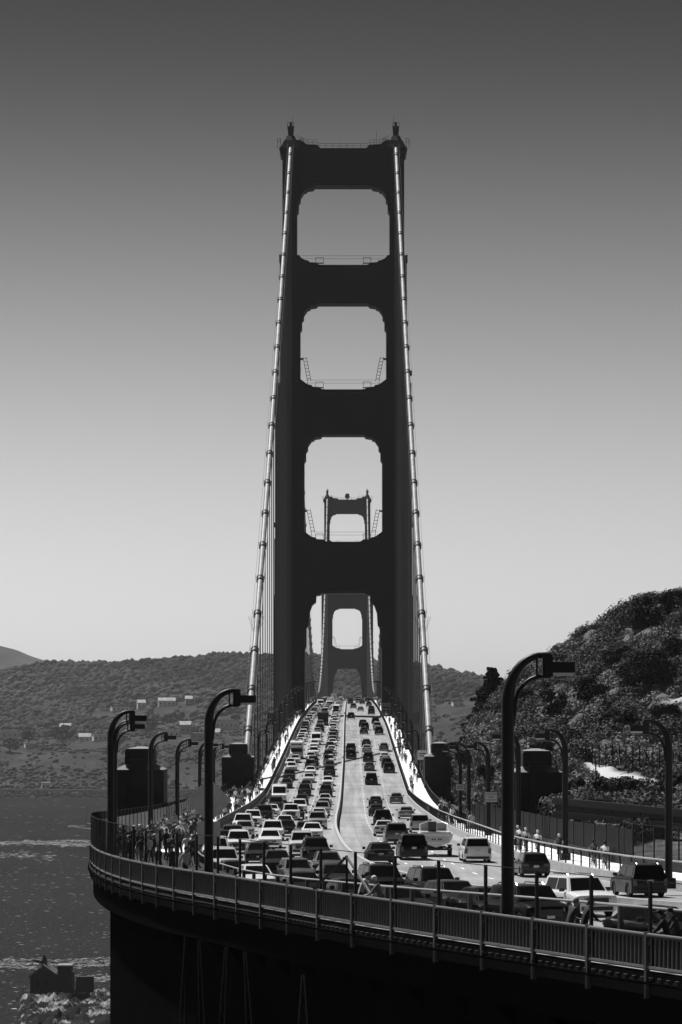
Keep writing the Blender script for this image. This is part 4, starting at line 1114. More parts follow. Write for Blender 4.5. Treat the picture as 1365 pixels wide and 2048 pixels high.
# ---------------------------------------------------------------- cables
def side_z(d): return 149.2 - .505*(788-d) + .000138*(788-d)**2
def main_z(d): u = (d-1428)/640.; return 9.6 + 139.6*u*u
def back_z(d): return 149.2 - .45*(d-2068) + .0001*(d-2068)**2
NB = int((788-440)/15.24)
for sg, nm in ((-1, 'left'), (1, 'right')):
    t = empty('main_cable', (AX(424)+sg*13.7, 424, czf(424)))
    b0 = t.location.copy()
    path = [Vector((AX(d)+sg*13.7, d, side_z(d))) for d in rng(441, 788, 7)] 
    path = [Vector((AX(428)+sg*13.7, 428, side_z(441)-6.0))] + path
    k = MB(); k.tube([p-b0 for p in path], .47, 14); k.build('side_span_cable', M['cable'], t, smooth=60)
    k = MB(); k.tube([Vector((AX(d)+sg*13.7, d, main_z(d)))-b0 for d in rng(788, 2068, 12)], .50, 10); k.build('main_span_cable', M['cable'], t, smooth=60)
    k = MB(); k.tube([Vector((AX(d)+sg*13.7, d, back_z(d)))-b0 for d in rng(2068, 2380, 12)], .50, 8); k.build('back_span_cable', M['cable'], t, smooth=60)
    for off in (-.75, .75):      # hand ropes above the cable
        k = MB(); k.tube([p-b0+Vector((off, 0, 1.1)) for p in path[1:]], .03, 4); k.build('hand_rope', M['rope'], t)
    def band(fz, d):
        e = .9; a = Vector((AX(d-e)+sg*13.7, d-e, fz(d-e)))-b0; c = Vector((AX(d+e)+sg*13.7, d+e, fz(d+e)))-b0
        k = MB(); k.tube([a, c], .58, 12); dv = (c-a).normalized()
        for q in (.15, .85): m_ = a.lerp(c, q); k.tube([m_-dv*.10, m_+dv*.10], .68, 12)
        k.tube([a.lerp(c, .5)+Vector((-.75, 0, 0)), a.lerp(c, .5)+Vector((-.75, 0, 1.1))], .03, 4); k.tube([a.lerp(c, .5)+Vector((.75, 0, 0)), a.lerp(c, .5)+Vector((.75, 0, 1.1))], .03, 4)
        return k
    def ropes(fz, d, r):
        k = MB()
        for oy in (-.35, .35):
            for ox in (-.42, .42):
                k.tube([Vector((AX(d)+sg*13.7+ox, d+oy, fz(d)))-b0, Vector((AX(d)+sg*13.7+ox, d+oy, czf(d)-1.0))-b0], r, 5, cap=False)
        return k
    for i in range(NB+1):
        d = 788 - 10 - i*15.24
        if d < 442: break
        band(side_z, d).build('cable_band', M['band'], t, smooth=50)
        if side_z(d) > czf(d)+3: ropes(side_z, d, .065).build('suspender_rope', M['rope'], t)
    many = MB(); mr_ = MB()
    for i in range(83):
        d = 788 + 10 + i*15.24
        b_ = band(main_z, d); r__ = ropes(main_z, d, .05)
        if 38 <= i: b_.build('cable_band', M['band'], t, smooth=50) if i % 2 else many.add(b_.v, b_.f)
        else: many.add(b_.v, b_.f)
        mr_.add(r__.v, r__.f)
    many.build('distant_cable_bands', M['band'], t)['kind'] = 'stuff'
    mr_.build('distant_suspender_ropes', M['rope'], t)['kind'] = 'stuff'
    # wire guard cone low on the cable
    k = MB(); d = 497; c = Vector((AX(d)+sg*13.7, d, side_z(d)))-b0
    for a in range(16):
        an = a*math.pi/8; q = Vector((math.cos(an), 0, 1.0)); k.tube([c+Vector((math.cos(an)*.55, math.sin(an)*.55, -.2)), c+Vector((math.cos(an)*1.35, math.sin(an)*1.0, 2.3))], .015, 4)
    k.build('wire_guard', M['rope'], t)
    tag(t, 'thick %s main suspension cable with clamps and hanging ropes' % nm, 'cable')
# stiffening trusses below the deck
for sg, nm in ((-1, 'left'), (1, 'right')):
    t = empty('deck_truss', tuple(P(430, sg*13.2, -1))); b0 = t.location.copy(); ds_ = rng(430, 2280, 7.62)
    for z, nm2 in ((-1.0, 'top_chord'), (-8.4, 'bottom_chord')):
        k = MB(); k.tube([P(d, sg*13.2, z)-b0 for d in ds_], .45, 4); k.build(nm2, M['steel'], t)
    k = MB()
    for i in range(len(ds_)-1):
        a, c = (-1.0, -8.4) if i % 2 else (-8.4, -1.0)
        k.tube([P(ds_[i], sg*13.2, a)-b0, P(ds_[i+1], sg*13.2, c)-b0], .25, 4, cap=False); k.tube([P(ds_[i], sg*13.2, -1)-b0, P(ds_[i], sg*13.2, -8.4)-b0], .2, 4, cap=False)
    k.build('web_members', M['steel'], t)['kind'] = 'stuff'
    tag(t, 'deep steel stiffening truss under the %s edge of the bridge deck' % nm, 'truss')

# ---------------------------------------------------------------- street lamps
def make_lamp(side):
    t = empty('street_lamp'); s = side      # s=+1: arm points to +X
    H = 7.15
    arc = [(0, 0, 0), (0, 0, H-.35)] + [(s*(1.0-math.cos(a)*1.0), 0, H-.35+math.sin(a)*1.35) for a in np.linspace(.08, math.pi/2, 12)] + [(s*1.22, 0, H+1.0)]
    k = MB(); k.tube(arc, .19, 10, radii=[.185, .185]+list(np.linspace(.185, .085, 12))+[.085]); k.build('pole', M['lamp'], t, smooth=50)
    k = MB(); k.box(-.32, .32, -.32, .32, 0, .5); k.build('pole_base', M['lamp'], t)
    arc = [(s*.14, 0, H-1.0)] + [(s*(.20+.78*(1-math.cos(a))), 0, H-.55+math.sin(a)*.95) for a in np.linspace(0, math.pi/2, 9)] + [(s*1.22, 0, H+.40)]
    k = MB(); k.tube(arc, .065, 8); k.build('inner_arm', M['lamp'], t, smooth=50)
    k = MB(); k.box(min(s*.80, s*.86), max(s*.80, s*.86), -.05, .05, H+.4, H+.95); k.box(min(s*.98, s*1.28), max(s*.98, s*1.28), -.16, .16, H+.38, H+1.02); k.build('bracket', M['lamp'], t)
    k = MB(); k.box(min(s*1.1, s*1.9), max(s*1.1, s*1.9), -.22, .22, H+.50, H+.80); k.build('lamp_head', M['lamp'], t)
    k = MB(); k.box(min(s*1.3, s*1.85), max(s*1.3, s*1.85), -.17, .17, H+.42, H+.497); k.build('lens', M['lens'], t)
    return t
lp = make_lamp(1); lk = capture(lp); rp = make_lamp(-1); rk = capture(rp)
def lamp(xp, D, ground_dz, left, lab, sc=1.0):
    o = copy_tree(lp if left else rp, lk if left else rk)
    o.location = ((xp-682.5)*D/F, D, lzf(D) if ground_dz is None else czf(D)+ground_dz); o.rotation_euler = (0, 0, 0); o.scale = (sc, sc, sc)
    tag(o, lab, 'street lamp', 'street lamps along both walkways')
lamp(1016, 97, None, True, 'tall nearest street lamp right of centre, its head over the hillside', 1.126)
lamp(418, 128, None, True, 'tall street lamp in front of the diamond sign, arm to the right', 1.055)
lamp(222, 160, None, True, 'street lamp at the far left, upper of the two overlapping heads', 1.01)
lamp(229, 190, None, True, 'street lamp behind the far left pole, lower overlapping head', 1.02)
lamp(302, 225, None, True, 'street lamp in front of the big left pylon')
lamp(355, 265, None, True, 'street lamp right of the big left pylon, alone against the bluff', .98)
lamp(400, 306, None, True, 'street lamp just left of the tall pole with the diamond sign', .98)
lamp(428, 352, None, True, 'street lamp just right of the tall pole with the diamond sign', .95)
lamp(1338, 150, .4, False, 'street lamp at the right edge of the picture, arm to the left', 1.02)
lamp(1131, 188, .4, False, 'street lamp between the right pylon and the dirt track')
lamp(1037, 216, .4, False, 'street lamp mostly hidden behind the nearest tall pole')
lamp(977, 240, .4, False, 'street lamp carrying the rectangular notice sign', .91)
lamp(938, 262, .4, False, 'thin street lamp left of the one with the notice sign', .91)
lamp(921, 286, .4, False, 'thin street lamp beside the right cable pylon', .90)
for side, nm in ((-1, 'left'), (1, 'right')):
    for j in range(16):
        D = 452 + j*45.7; o = copy_tree(lp if side < 0 else rp, lk if side < 0 else rk); p = P(D, side*12.0, .3)
        o.location = p; o.scale = (.9, .9, .9)
        tag(o, 'bridge lamp, %s from the cable pylon along the %s walkway' % (ordn(j+1), nm), 'street lamp', 'street lamps along both walkways')
drop(lp); drop(rp)
# ---------------------------------------------------------------- signs
def text_mesh(s, size, name, m, parent, loc, ext=.01):
    cu = bpy.data.curves.new(name, 'FONT'); cu.body = s; cu.size = size; cu.align_x = 'CENTER'; cu.align_y = 'CENTER'; cu.extrude = ext; cu.resolution_u = 3
    o = bpy.data.objects.new(name, cu); C.objects.link(o); dg = bpy.context.evaluated_depsgraph_get()
    me = bpy.data.meshes.new_from_object(o.evaluated_get(dg)); bpy.data.objects.remove(o); me.materials.clear(); me.materials.append(m)
    q = bpy.data.objects.new(name, me); C.objects.link(q); q.parent = parent; q.location = loc; q.rotation_euler = (R(90), 0, 0); return q
D = 131; c = px(418, 1601, D); t = empty('road_sign', (c.x, c.y, lzf(D))); hz = c.z - t.location.z
k = MB(); w = 1.0; k.prism([(-w, hz), (0, hz-w), (w, hz), (0, hz+w)], 'y', 0, .02); k.build('diamond_plate', M['sign_back'], t)
zz = (HY-1666)*D/F - t.location.z
k = MB(); k.box(-.5, .5, 0, .02, zz-.5, zz+.5); k.build('lower_plate', M['sign_back'], t)
k = MB(); k.box(-.04, .04, .02, .1, 0, hz+.7); k.build('post', M['lamp'], t)
tag(t, 'big grey diamond sign seen from behind with a square plate under it', 'road sign')
D = 239.6; c = px(982, 1594, D); t = empty('notice_sign', (c.x, c.y-.3, c.z)); t.scale = (.83, 1, .85)
k = MB(); k.box(-.64, .64, 0, .03, -.5, .5); k.build('plate', M['sign_face'], t)
k = MB(); k.box(-.64, .64, -.003, -.001, .46, .5); k.box(-.64, .64, -.003, -.001, -.5, -.46); k.box(-.64, -.60, -.003, -.001, -.459, .459); k.box(.60, .64, -.003, -.001, -.459, .459); k.build('border', M['sign_ink'], t)
for s, z in (('CHANGING', .27), ('TIRES', 0), ('PROHIBITED', -.27)): text_mesh(s, .24 if s != 'PROHIBITED' else .205, 'lettering', M['sign_ink'], t, (0, -.006, z), .003)
k = MB(); k.box(-.1, .1, .03, .2, -.3, .3); k.build('clamp', M['lamp'], t)
tag(t, 'pale rectangular notice sign reading changing tires prohibited on a lamp pole', 'sign')
for (x, y, D, w, h, nm, lab) in [(921, 1575, 285.6, .38, .28, 'small_sign', 'tiny pale plate on the thin lamp pole beside the cable pylon'), (845, 1510, 445, .7, .7, 'small_sign', 'dark square notice at the right walkway beside the cable'), (773, 1419, 770, 1.2, 1.7, 'small_sign', 'grey upright notice at the foot of the right tower leg'),
      (913, 1541, 421, .35, .25, 'call_box', 'small white box fixed on the side of the right cable pylon')]:
    c = px(x, y, D); t = empty(nm, tuple(c)); k = MB(); k.box(-w, w, -.05, .05, -h, h); k.build('plate', M['sign_face'] if y != 1510 else M['sign_back'], t)
    k = MB(); k.box(-w*.7, w*.7, -.056, -.053, h*.2, h*.4); k.box(-w*.7, w*.7, -.056, -.053, -h*.3, -h*.1); k.build('marks', M['sign_ink'], t)
    if nm == 'small_sign': k = MB(); k.tube([(0, .1, h), (0, .1, -h-1.5 if D > 400 else -h)], .05, 4); k.build('post', M['lamp'], t)
    tag(t, lab, 'sign')
# utility pole, hill fence and gate
def gz(x, D): return hill_raw((x-682.5)*D/F, D)
t = empty('utility_pole', ((1196-682.5)*268/F, 268, gz(1196, 268)))
k = MB(); k.tube([(0, 0, -.5), (-.25, 0, 3.6)], .06, 6); k.build('pole', M['lamp'], t)
k = MB(); k.tube([(-.7, 0, 3.3), (.3, 0, 3.35)], .04, 4); k.build('crossarm', M['lamp'], t)
tag(t, 'thin leaning pole standing beside the pale dirt track', 'pole')
t = empty('antenna_pole', ((1144-682.5)*300/F, 300, gz(1144, 300))); k = MB(); k.tube([(0, 0, 0), (0, 0, 4.2)], .05, 5); k.build('pole', M['lamp'], t); k = MB(); k.tube([(0, 0, 4.2), (0, 0, 4.5)], .12, 6); k.build('tip', M['pipe'], t)
tag(t, 'thin pole with a pale tip rising behind the second right lamp', 'pole')
t = empty('hill_fence', tuple(Vector(((1175-682.5)*292/F, 292, gz(1175, 292))))); b0 = t.location.copy(); V = []; Fq = []
fp = []
for i in range(17):
    s = i/16.; x = 1172+s*215; D = 296-s*28; fp.append(Vector(((x-682.5)*D/F, D, gz(x, D)-.1)))
for i, p in enumerate(fp): k = MB(); k.tube([p-b0, p-b0+Vector((0, 0, 2.6))], .06, 5); k.build('post', M['lamp'], t)
mesh_wires(fp, [2.5]*17, .05, .25, .016, b0); np_mesh('wire_mesh', V, Fq, M['wire'], t)['kind'] = 'stuff'
k = MB(); k.tube([p-b0+Vector((0, 0, 2.5)) for p in fp], .03, 4); k.build('top_rail', M['steel2'], t)
tag(t, 'tall wire fence running along the upper side of the dirt track', 'fence')
p = Vector(((1240-682.5)*284/F, 284, gz(1240, 284))); t = empty('fence_gate', tuple(p)); k = MB(); k.tube([(-.3, -.3, 2.9), (.35, -.3, 2.8)], .05, 4); k.tube([(-.3, -.3, 2.9), (0, -.3, .9)], .04, 4); k.box(-.32, .35, -.4, -.2, .6, .8); k.build('frame', M['pipe'], t)
tag(t, 'small pale metal frame hanging on the fence above the dirt track', 'frame')
# ---------------------------------------------------------------- vehicles
SPEC = {
 # L, W, H, wheel r, axle y front/rear, hood profile, cabin (belt z, belt y front, belt y rear, roof y front, roof y rear, half width top), rear type
 'sedan': dict(L=4.75, W=1.84, wr=.33, ax=(1.42, -1.36), top=[(2.36, .42), (2.37, .60), (2.28, .74), (1.9, .84), (1.05, .96), (.9, .97), (-1.55, 1.00), (-1.75, 1.03), (-2.25, 1.00), (-2.36, .88), (-2.37, .45)], cab=(.95, 1.12, -1.88, .30, -1.05, .60, 1.45)),
 'hatchback': dict(L=4.2, W=1.78, wr=.32, ax=(1.30, -1.25), top=[(2.08, .42), (2.10, .62), (2.0, .78), (1.65, .90), (1.0, 1.0), (.9, 1.0), (-1.6, 1.02), (-1.9, 1.02), (-2.03, .98), (-2.1, .8), (-2.09, .45)], cab=(.97, 1.15, -2.02, .38, -1.55, .62, 1.50)),
 'suv': dict(L=4.75, W=1.92, wr=.38, ax=(1.42, -1.36), top=[(2.34, .48), (2.37, .72), (2.30, .94), (2.05, 1.03), (1.2, 1.12), (1.0, 1.12), (-1.7, 1.14), (-2.1, 1.14), (-2.30, 1.10), (-2.37, .9), (-2.35, .50)], cab=(1.09, 1.22, -2.28, .55, -2.02, .68, 1.74)),
 'minivan': dict(L=5.0, W=1.98, wr=.36, ax=(1.55, -1.5), top=[(2.48, .44), (2.5, .66), (2.38, .86), (2.1, .98), (1.5, 1.08), (1.3, 1.10), (-2.0, 1.12), (-2.2, 1.12), (-2.42, 1.08), (-2.5, .85), (-2.47, .46)], cab=(1.05, 1.65, -2.42, .72, -2.15, .74, 1.80)),
 'pickup_truck': dict(L=5.6, W=1.98, wr=.40, ax=(1.75, -1.7), top=[(2.76, .52), (2.8, .80), (2.74, 1.08), (2.5, 1.14), (1.5, 1.20), (1.3, 1.20), (-.75, 1.22), (-.85, 1.24), (-2.75, 1.22), (-2.8, 1.0), (-2.78, .55)], cab=(1.17, 1.45, -.80, .85, -.55, .68, 1.86)),
}
def lerp(a, b, t): return a + (b-a)*t
def make_car(kind, paint='W'):
    s = SPEC[kind]; W2 = s['W']/2; wr_ = s['wr']; t = empty(kind)
    zb = .24
    def arch(yc): return [(yc - wr_*1.22, zb), (yc - wr_*1.14, zb+wr_*.72), (yc - wr_*.66, zb+wr_*1.28), (yc, zb+wr_*1.46), (yc + wr_*.66, zb+wr_*1.28), (yc + wr_*1.14, zb+wr_*.72), (yc + wr_*1.22, zb)]
    top = s['top']; bottom = [(top[-1][0]+.06, zb+.05)] + arch(s['ax'][1]) + arch(s['ax'][0]) + [(top[0][0]-.06, zb+.05)]
    cont = top + bottom; nt_ = len(top); n = len(cont); k = MB()
    sl = [(0, 0, 0, 0), (.5, .005, -.015, 0), (.8, .035, -.03, 0), (.92, .09, -.055, 1), (.985, .16, -.11, 1), (1.0, .24, -.22, 1)]
    V_ = []
    for sg in (-1, 1):
        for fr_, pull, dz, ar in sl:
            row = []
            for i, (y, z) in enumerate(cont):
                yy = y - math.copysign(pull, y) if abs(y) > 1.7 and (i < nt_ or abs(y) > 2.0) else y
                zz = z
                if i < nt_ and z > .8: zz = z + dz
                if i >= nt_ and not ar: zz = zb
                row.append((sg*fr_*W2, yy, zz))
            V_.append(row)
    for h in (0, 1):
        for a in range(5):
            A = V_[h*6+a]; B = V_[h*6+a+1]
            k.add(A+B, [(i, (i+1) % n, n+(i+1) % n, n+i) for i in range(n)])
        k.add(V_[h*6+5], [tuple(range(n))])
    # cabin shell
    bz, y0, y1, r0, r1, wt, H = s['cab']; wb = W2-.07
    nose = []
    def ring(ya, yb_, w, z, c): return [(-w, yb_, z), (-w, ya-.0, z), (-w+c, ya+.04*c*5, z), (w-c, ya+.04*c*5, z), (w, ya, z), (w, yb_, z), (w-c, yb_-.04*c*5, z), (-w+c, yb_-.04*c*5, z)]
    R0 = ring(y0, y1, wb, bz-.06, .25); R1 = ring(lerp(y0, r0, .93), lerp(y1, r1, .93), lerp(wb, wt, .93), lerp(bz, H, .90), .22); R2 = ring(r0-.10, r1+.10, wt-.03, H-.035, .2); R3 = ring(r0-.45, r1+.35, wt-.28, H, .2)
    for A, B in ((R0, R1), (R1, R2), (R2, R3)): k.add(A+B, [(i, (i+1) % 8, 8+(i+1) % 8, 8+i) for i in range(8)])
    k.add(R3, [tuple(range(8))])
    body = k.build('body', PAINT[paint], t, smooth=42)
    # glass, set a little proud of the shell
    def quad(c, out, name):
        cen = sum((Vector(q) for q in c), Vector())/4; nrm = (Vector(c[1])-Vector(c[0])).cross(Vector(c[3])-Vector(c[0])).normalized()
        if nrm.dot(out) < 0: nrm = -nrm
        vs = [tuple(Vector(q)+nrm*.012) for q in c] + [tuple(Vector(q)-nrm*.02) for q in c]
        m_ = MB(); m_.add(vs, [(0, 1, 2, 3), (7, 6, 5, 4), (0, 4, 5, 1), (1, 5, 6, 2), (2, 6, 7, 3), (3, 7, 4, 0)]); return m_.build(name, M['glass'], t)
    def fp_(w, u, front, lo, hi):   # point on front/rear pane
        ya, yb2 = ((y0, r0) if front else (y1, r1)); e = .04*.25*5*(1 if front else -1)
        f = lerp(lo, hi, u); return (w*lerp(wb-.10, wt-.06, f), lerp(ya, lerp(ya, yb2, .93), f/.93*.93 if False else f)+e, lerp(bz-.06, lerp(bz, H, .90), f))
    quad([fp_(-1, 0, True, .12, .93), fp_(1, 0, True, .12, .93), fp_(1, 1, True, .12, .93), fp_(-1, 1, True, .12, .93)], Vector((0, 1, .5)), 'windscreen')
    quad([fp_(-1, 0, False, .16, .90), fp_(1, 0, False, .16, .90), fp_(1, 1, False, .16, .90), fp_(-1, 1, False, .16, .90)], Vector((0, -1, .3)), 'rear_window')
    ym = lerp(r0, r1, .42)
    for sg in (-1, 1):
        def sp(y_b, y_t, f): yy = lerp(y_b, y_t, f); return (sg*lerp(wb, lerp(wb, wt, .93), f), yy, lerp(bz-.06, lerp(bz, H, .90), f))
        for (a0, a1, b0_, b1_) in (((y0-.24, r0-.12, ym+.05, ym+.05)), ((ym-.05, ym-.05, y1+.32, r1+.22))):
            quad([sp(a0, a1, .18), sp(b0_, b1_, .18), sp(b0_, b1_, .92), sp(a0, a1, .92)], Vector((sg, 0, 0)), 'side_window')
    for ya in s['ax']:
        for sg in (-1, 1):
            m_ = MB(); x1 = sg*(W2-.02); x0 = sg*(W2-.24)
            prof = [(x0, .0), (x0, wr_-.05), (x0+sg*.03, wr_), (x1-sg*.03, wr_), (x1, wr_-.05), (x1, wr_*.66), (x1-sg*.03, wr_*.62), (x1-sg*.03, 0)]
            N = 20; vs = []; fs = []
            for q in range(N):
                a = 2*math.pi*q/N
                for (x, r) in prof[1:-1]: vs.append((x, ya+math.cos(a)*r, wr_+math.sin(a)*r))
            m6 = 6
            for q in range(N):
                for j in range(m6-1): fs.append((q*m6+j, ((q+1) % N)*m6+j, ((q+1) % N)*m6+j+1, q*m6+j+1))
            fs.append(tuple(q*m6 for q in range(N)))
            m_.add(vs, fs); w_ = m_.build('wheel', M['tyre'], t, smooth=50)
            m_ = MB(); rr = wr_*.62
            xx = x1-sg*.035
            for q in range(10):
                a = 2*math.pi*q/10; b_ = a + .30
                m_.add([(xx, ya+.06*math.cos(a), wr_+.06*math.sin(a)), (xx, ya+rr*math.cos(a-.12), wr_+rr*math.sin(a-.12)), (xx, ya+rr*math.cos(a+.18), wr_+rr*math.sin(a+.18)), (xx, ya+.06*math.cos(b_), wr_+.06*math.sin(b_))], [(0, 1, 2, 3)])
            m_.build('rim', M['rim'], w_)
    yf = top[1][0]; yr_ = top[-2][0]; hz = top[2][1]; 
    for sg in (-1, 1):
        m_ = MB(); x0, x1 = sg*W2*.58, sg*W2*.94
        m_.add([(x0, yf-.06, hz-.20), (x1, yf-.26, hz-.17), (x1, yf-.36, hz-.03), (x0, yf-.10, hz-.06), (x0, yf-.0, hz-.20), (x1, yf-.18, hz-.17), (x1, yf-.28, hz-.03), (x0, yf-.05, hz-.06)], [(4, 5, 6, 7), (0, 4, 5, 1), (3, 7, 6, 2), (1, 5, 6, 2), (0, 4, 7, 3)])
        m_.build('headlight', M['lamp_glass'], t)
        m_ = MB(); tall = kind in ('suv', 'minivan', 'pickup_truck'); zt = top[-3][1]-.06; zh = .34 if tall else .18; x0, x1 = sg*W2*(.74 if tall else .5), sg*W2*.93
        m_.box(min(x0, x1), max(x0, x1), yr_-.012+.0, yr_+.25, zt-zh-.06, zt-.06); m_.build('tail_light', M['tail'], t)
        m_ = MB(); m_.frus(sg*(W2+.09), y0-.42, bz-.02, bz+.15, .20, .12, .22, .14); m_.build('mirror', PAINT[paint] if False else M['trim'], t)
        m_ = MB(); ym2 = ym; m_.box(min(sg*(W2-.012), sg*(W2+.008)), max(sg*(W2-.012), sg*(W2+.008)), ym2-.30, ym2-.14, .84, .87); m_.build('door_handle', M['chrome'], t)
    m_ = MB(); m_.box(-W2*.52, W2*.52, yf-.12, yf+.012, .52, hz-.12); m_.build('grille', M['trim'], t)
    m_ = MB(); m_.box(-W2*.72, W2*.72, top[0][0]-.14, top[0][0]+.02, .30, .45); m_.build('front_bumper_intake', M['trim'], t)
    m_ = MB(); m_.box(-W2*.82, W2*.82, top[-1][0]-.02, top[-1][0]+.16, .29, .44); m_.build('rear_bumper', M['trim'], t)
    m_ = MB(); zp = .62 if kind in ('sedan', 'hatchback') else .80; m_.box(-.16, .16, yr_-.016, yr_+.1, zp, zp+.15); m_.build('number_plate', M['plate'], t)
    m_ = MB(); m_.box(-.16, .16, yf+.0, yf+.026, .47, .58); m_.build('front_plate', M['plate'], t)
    if kind in ('suv', 'minivan'):
        for sg in (-1, 1):
            m_ = MB(); x = sg*(wt-.12); m_.tube([(x, r0-.25, H-.02), (x, r0-.40, H+.055), (x, r1+.35, H+.055), (x, r1+.2, H-.02)], .022, 6); m_.build('roof_rail', M['chrome'], t)
    if kind == 'pickup_truck':
        m_ = MB(); m_.box(-W2*.84, W2*.84, -2.68, -.92, 1.18, 1.245+.004); m_.build('bed_cover', M['trim'], t)
    return t
def box_vehicle(name, L, W, H, paint, kind):
    """high-sided vehicles: van, bus, camper (front at +Y)"""
    t = empty(name); W2 = W/2
    if kind == 'van': pr_ = [(L/2-.05, .35), (L/2, .7), (L/2-.1, 1.12), (L/2-.75, 1.35), (L/2-1.45, H-.18), (L/2-1.75, H-.02), (L/2-2.2, H), (-L/2+.15, H), (-L/2, H-.15), (-L/2, .35)]
    elif kind == 'bus': pr_ = [(L/2-.05, .35), (L/2, .9), (L/2-.05, H-.5), (L/2-.2, H-.1), (L/2-.5, H), (-L/2+.3, H), (-L/2, H-.2), (-L/2, .35)]
    else: pr_ = [(L/2, .45), (L/2, .85), (L/2-.2, 1.1), (L/2-.9, 1.25), (L/2-1.5, 1.95), (L/2-1.0, 2.05), (L/2-.6, 2.3), (L/2-.7, H-.15), (L/2-1.1, H), (-L/2+.1, H), (-L/2, H-.1), (-L/2, .45)]
    k = MB(); n = len(pr_)
    V_ = []
    for x, pull in ((-1, .14), (-.9, .02), (0, 0), (.9, .02), (1, .14)):
        V_.append([(x*W2, y-math.copysign(pull*.6, y), z-(pull*.7 if z > 1.9 else 0)) for y, z in pr_])
    for a in range(4): k.add(V_[a]+V_[a+1], [(i, (i+1) % n, n+(i+1) % n, n+i) for i in range(n)])
    k.add(V_[0], [tuple(range(n))]); k.add(V_[4], [tuple(range(n))]); k.build('body', PAINT[paint], t, smooth=40)
    if kind == 'van': a, c = Vector((0, L/2-.80, 1.40)), Vector((0, L/2-1.40, H-.28))
    elif kind == 'bus': a, c = Vector((0, L/2+.012, .95)), Vector((0, L/2-.035, H-.52))
    else: a, c = Vector((0, L/2-.95, 1.30)), Vector((0, L/2-1.45, 1.92))
    o = Vector((0, .03, .015)); w = W2*.86
    k = MB(); k.add([a+o+Vector((-w, 0, 0)), a+o+Vector((w, 0, 0)), c+o+Vector((w*.95, 0, 0)), c+o+Vector((-w*.95, 0, 0)), a-o+Vector((-w, 0, 0)), a-o+Vector((w, 0, 0)), c-o+Vector((w*.95, 0, 0)), c-o+Vector((-w*.95, 0, 0))], [(0, 1, 2, 3), (0, 4, 5, 1), (2, 6, 7, 3), (1, 5, 6, 2), (0, 3, 7, 4)]); k.build('windscreen', M['glass'], t)
    for sg in (-1, 1):
        k = MB(); zz = (1.35, 2.0) if kind == 'van' else ((1.2, H-.7) if kind == 'bus' else (1.35, 1.85)); y1 = L/2-1.6 if kind != 'bus' else L/2-.6; y0 = y1-.8 if kind != 'bus' else -L/2+.8
        k.box(min(sg*(W2-.05), sg*(W2+.01)), max(sg*(W2-.05), sg*(W2+.01)), y0, y1, *zz); k.build('side_window', M['glass'], t)
        k = MB(); k.box(min(sg*W2*.6, sg*W2*.9), max(sg*W2*.6, sg*W2*.9), L/2-.2, L/2+.015, .62, .82); k.build('headlight', M['lamp_glass'], t)
        k = MB(); k.frus(sg*(W2+.2), L/2-1.0 if kind != 'bus' else L/2+.1, 1.45, 1.8, .2, .12, .2, .12); k.build('mirror', M['trim'], t)
        for ya in (L/2-1.0 if kind != 'bus' else L/2-2.4, -L/2+1.1 if kind != 'bus' else -L/2+2.8):
            k = MB(); r = .36 if kind != 'bus' else .48; k.tube([(sg*(W2-.3), ya, r), (sg*(W2-.0), ya, r)], r, 18); k.build('wheel', M['tyre'], t, smooth=50)
    k = MB(); k.box(-W2*.5, W2*.5, L/2-.1, L/2+.012, .45, .6 if kind == 'bus' else .62); k.box(-W2*.9, W2*.9, L/2-.15, L/2+.02, .32, .44); k.build('grille', M['trim'], t)
    k = MB(); k.box(-W2*.8, W2*.8, -L/2-.012, -L/2+.1, 1.3, 1.9); k.build('rear_window', M['glass'], t)
    if kind == 'bus': k = MB(); k.box(-W2*.6, W2*.6, L/2-.1, L/2+.02, H-.45, H-.2); k.build('destination_box', M['trim'], t)
    if kind == 'camper':
        k = MB(); k.box(-.35, .35, -1.2, -.3, H+.003, H+.28); k.build('roof_unit', M['pyl_cap'], t)
        k = MB(); k.box(-W2*.8, W2*.8, L/2-.72, L/2-.64, 2.35, 2.75); k.build('cab_over_window', M['trim'], t)
    return t
PROT = {k: make_car(k) for k in SPEC}
PROT['van'] = box_vehicle('van', 5.6, 2.0, 2.5, 'W', 'van')
PROT['bus'] = box_vehicle('bus', 11.5, 2.5, 3.1, 'B', 'bus')
PROT['camper'] = box_vehicle('camper', 7.0, 2.35, 3.2, 'W', 'camper')
KIDS = {k: capture(o) for k, o in PROT.items()}
CATN = {'sedan': 'car', 'hatchback': 'car', 'suv': 'car', 'minivan': 'car', 'pickup_truck': 'pickup truck', 'van': 'van', 'bus': 'bus', 'camper': 'camper van'}
def find_D(y):
    lo, hi = 60.0, 1400.0
    for D in np.arange(62, 1330, .5):
        if HY - czf(D)*F/D <= y: return float(D)
    return 1330.0
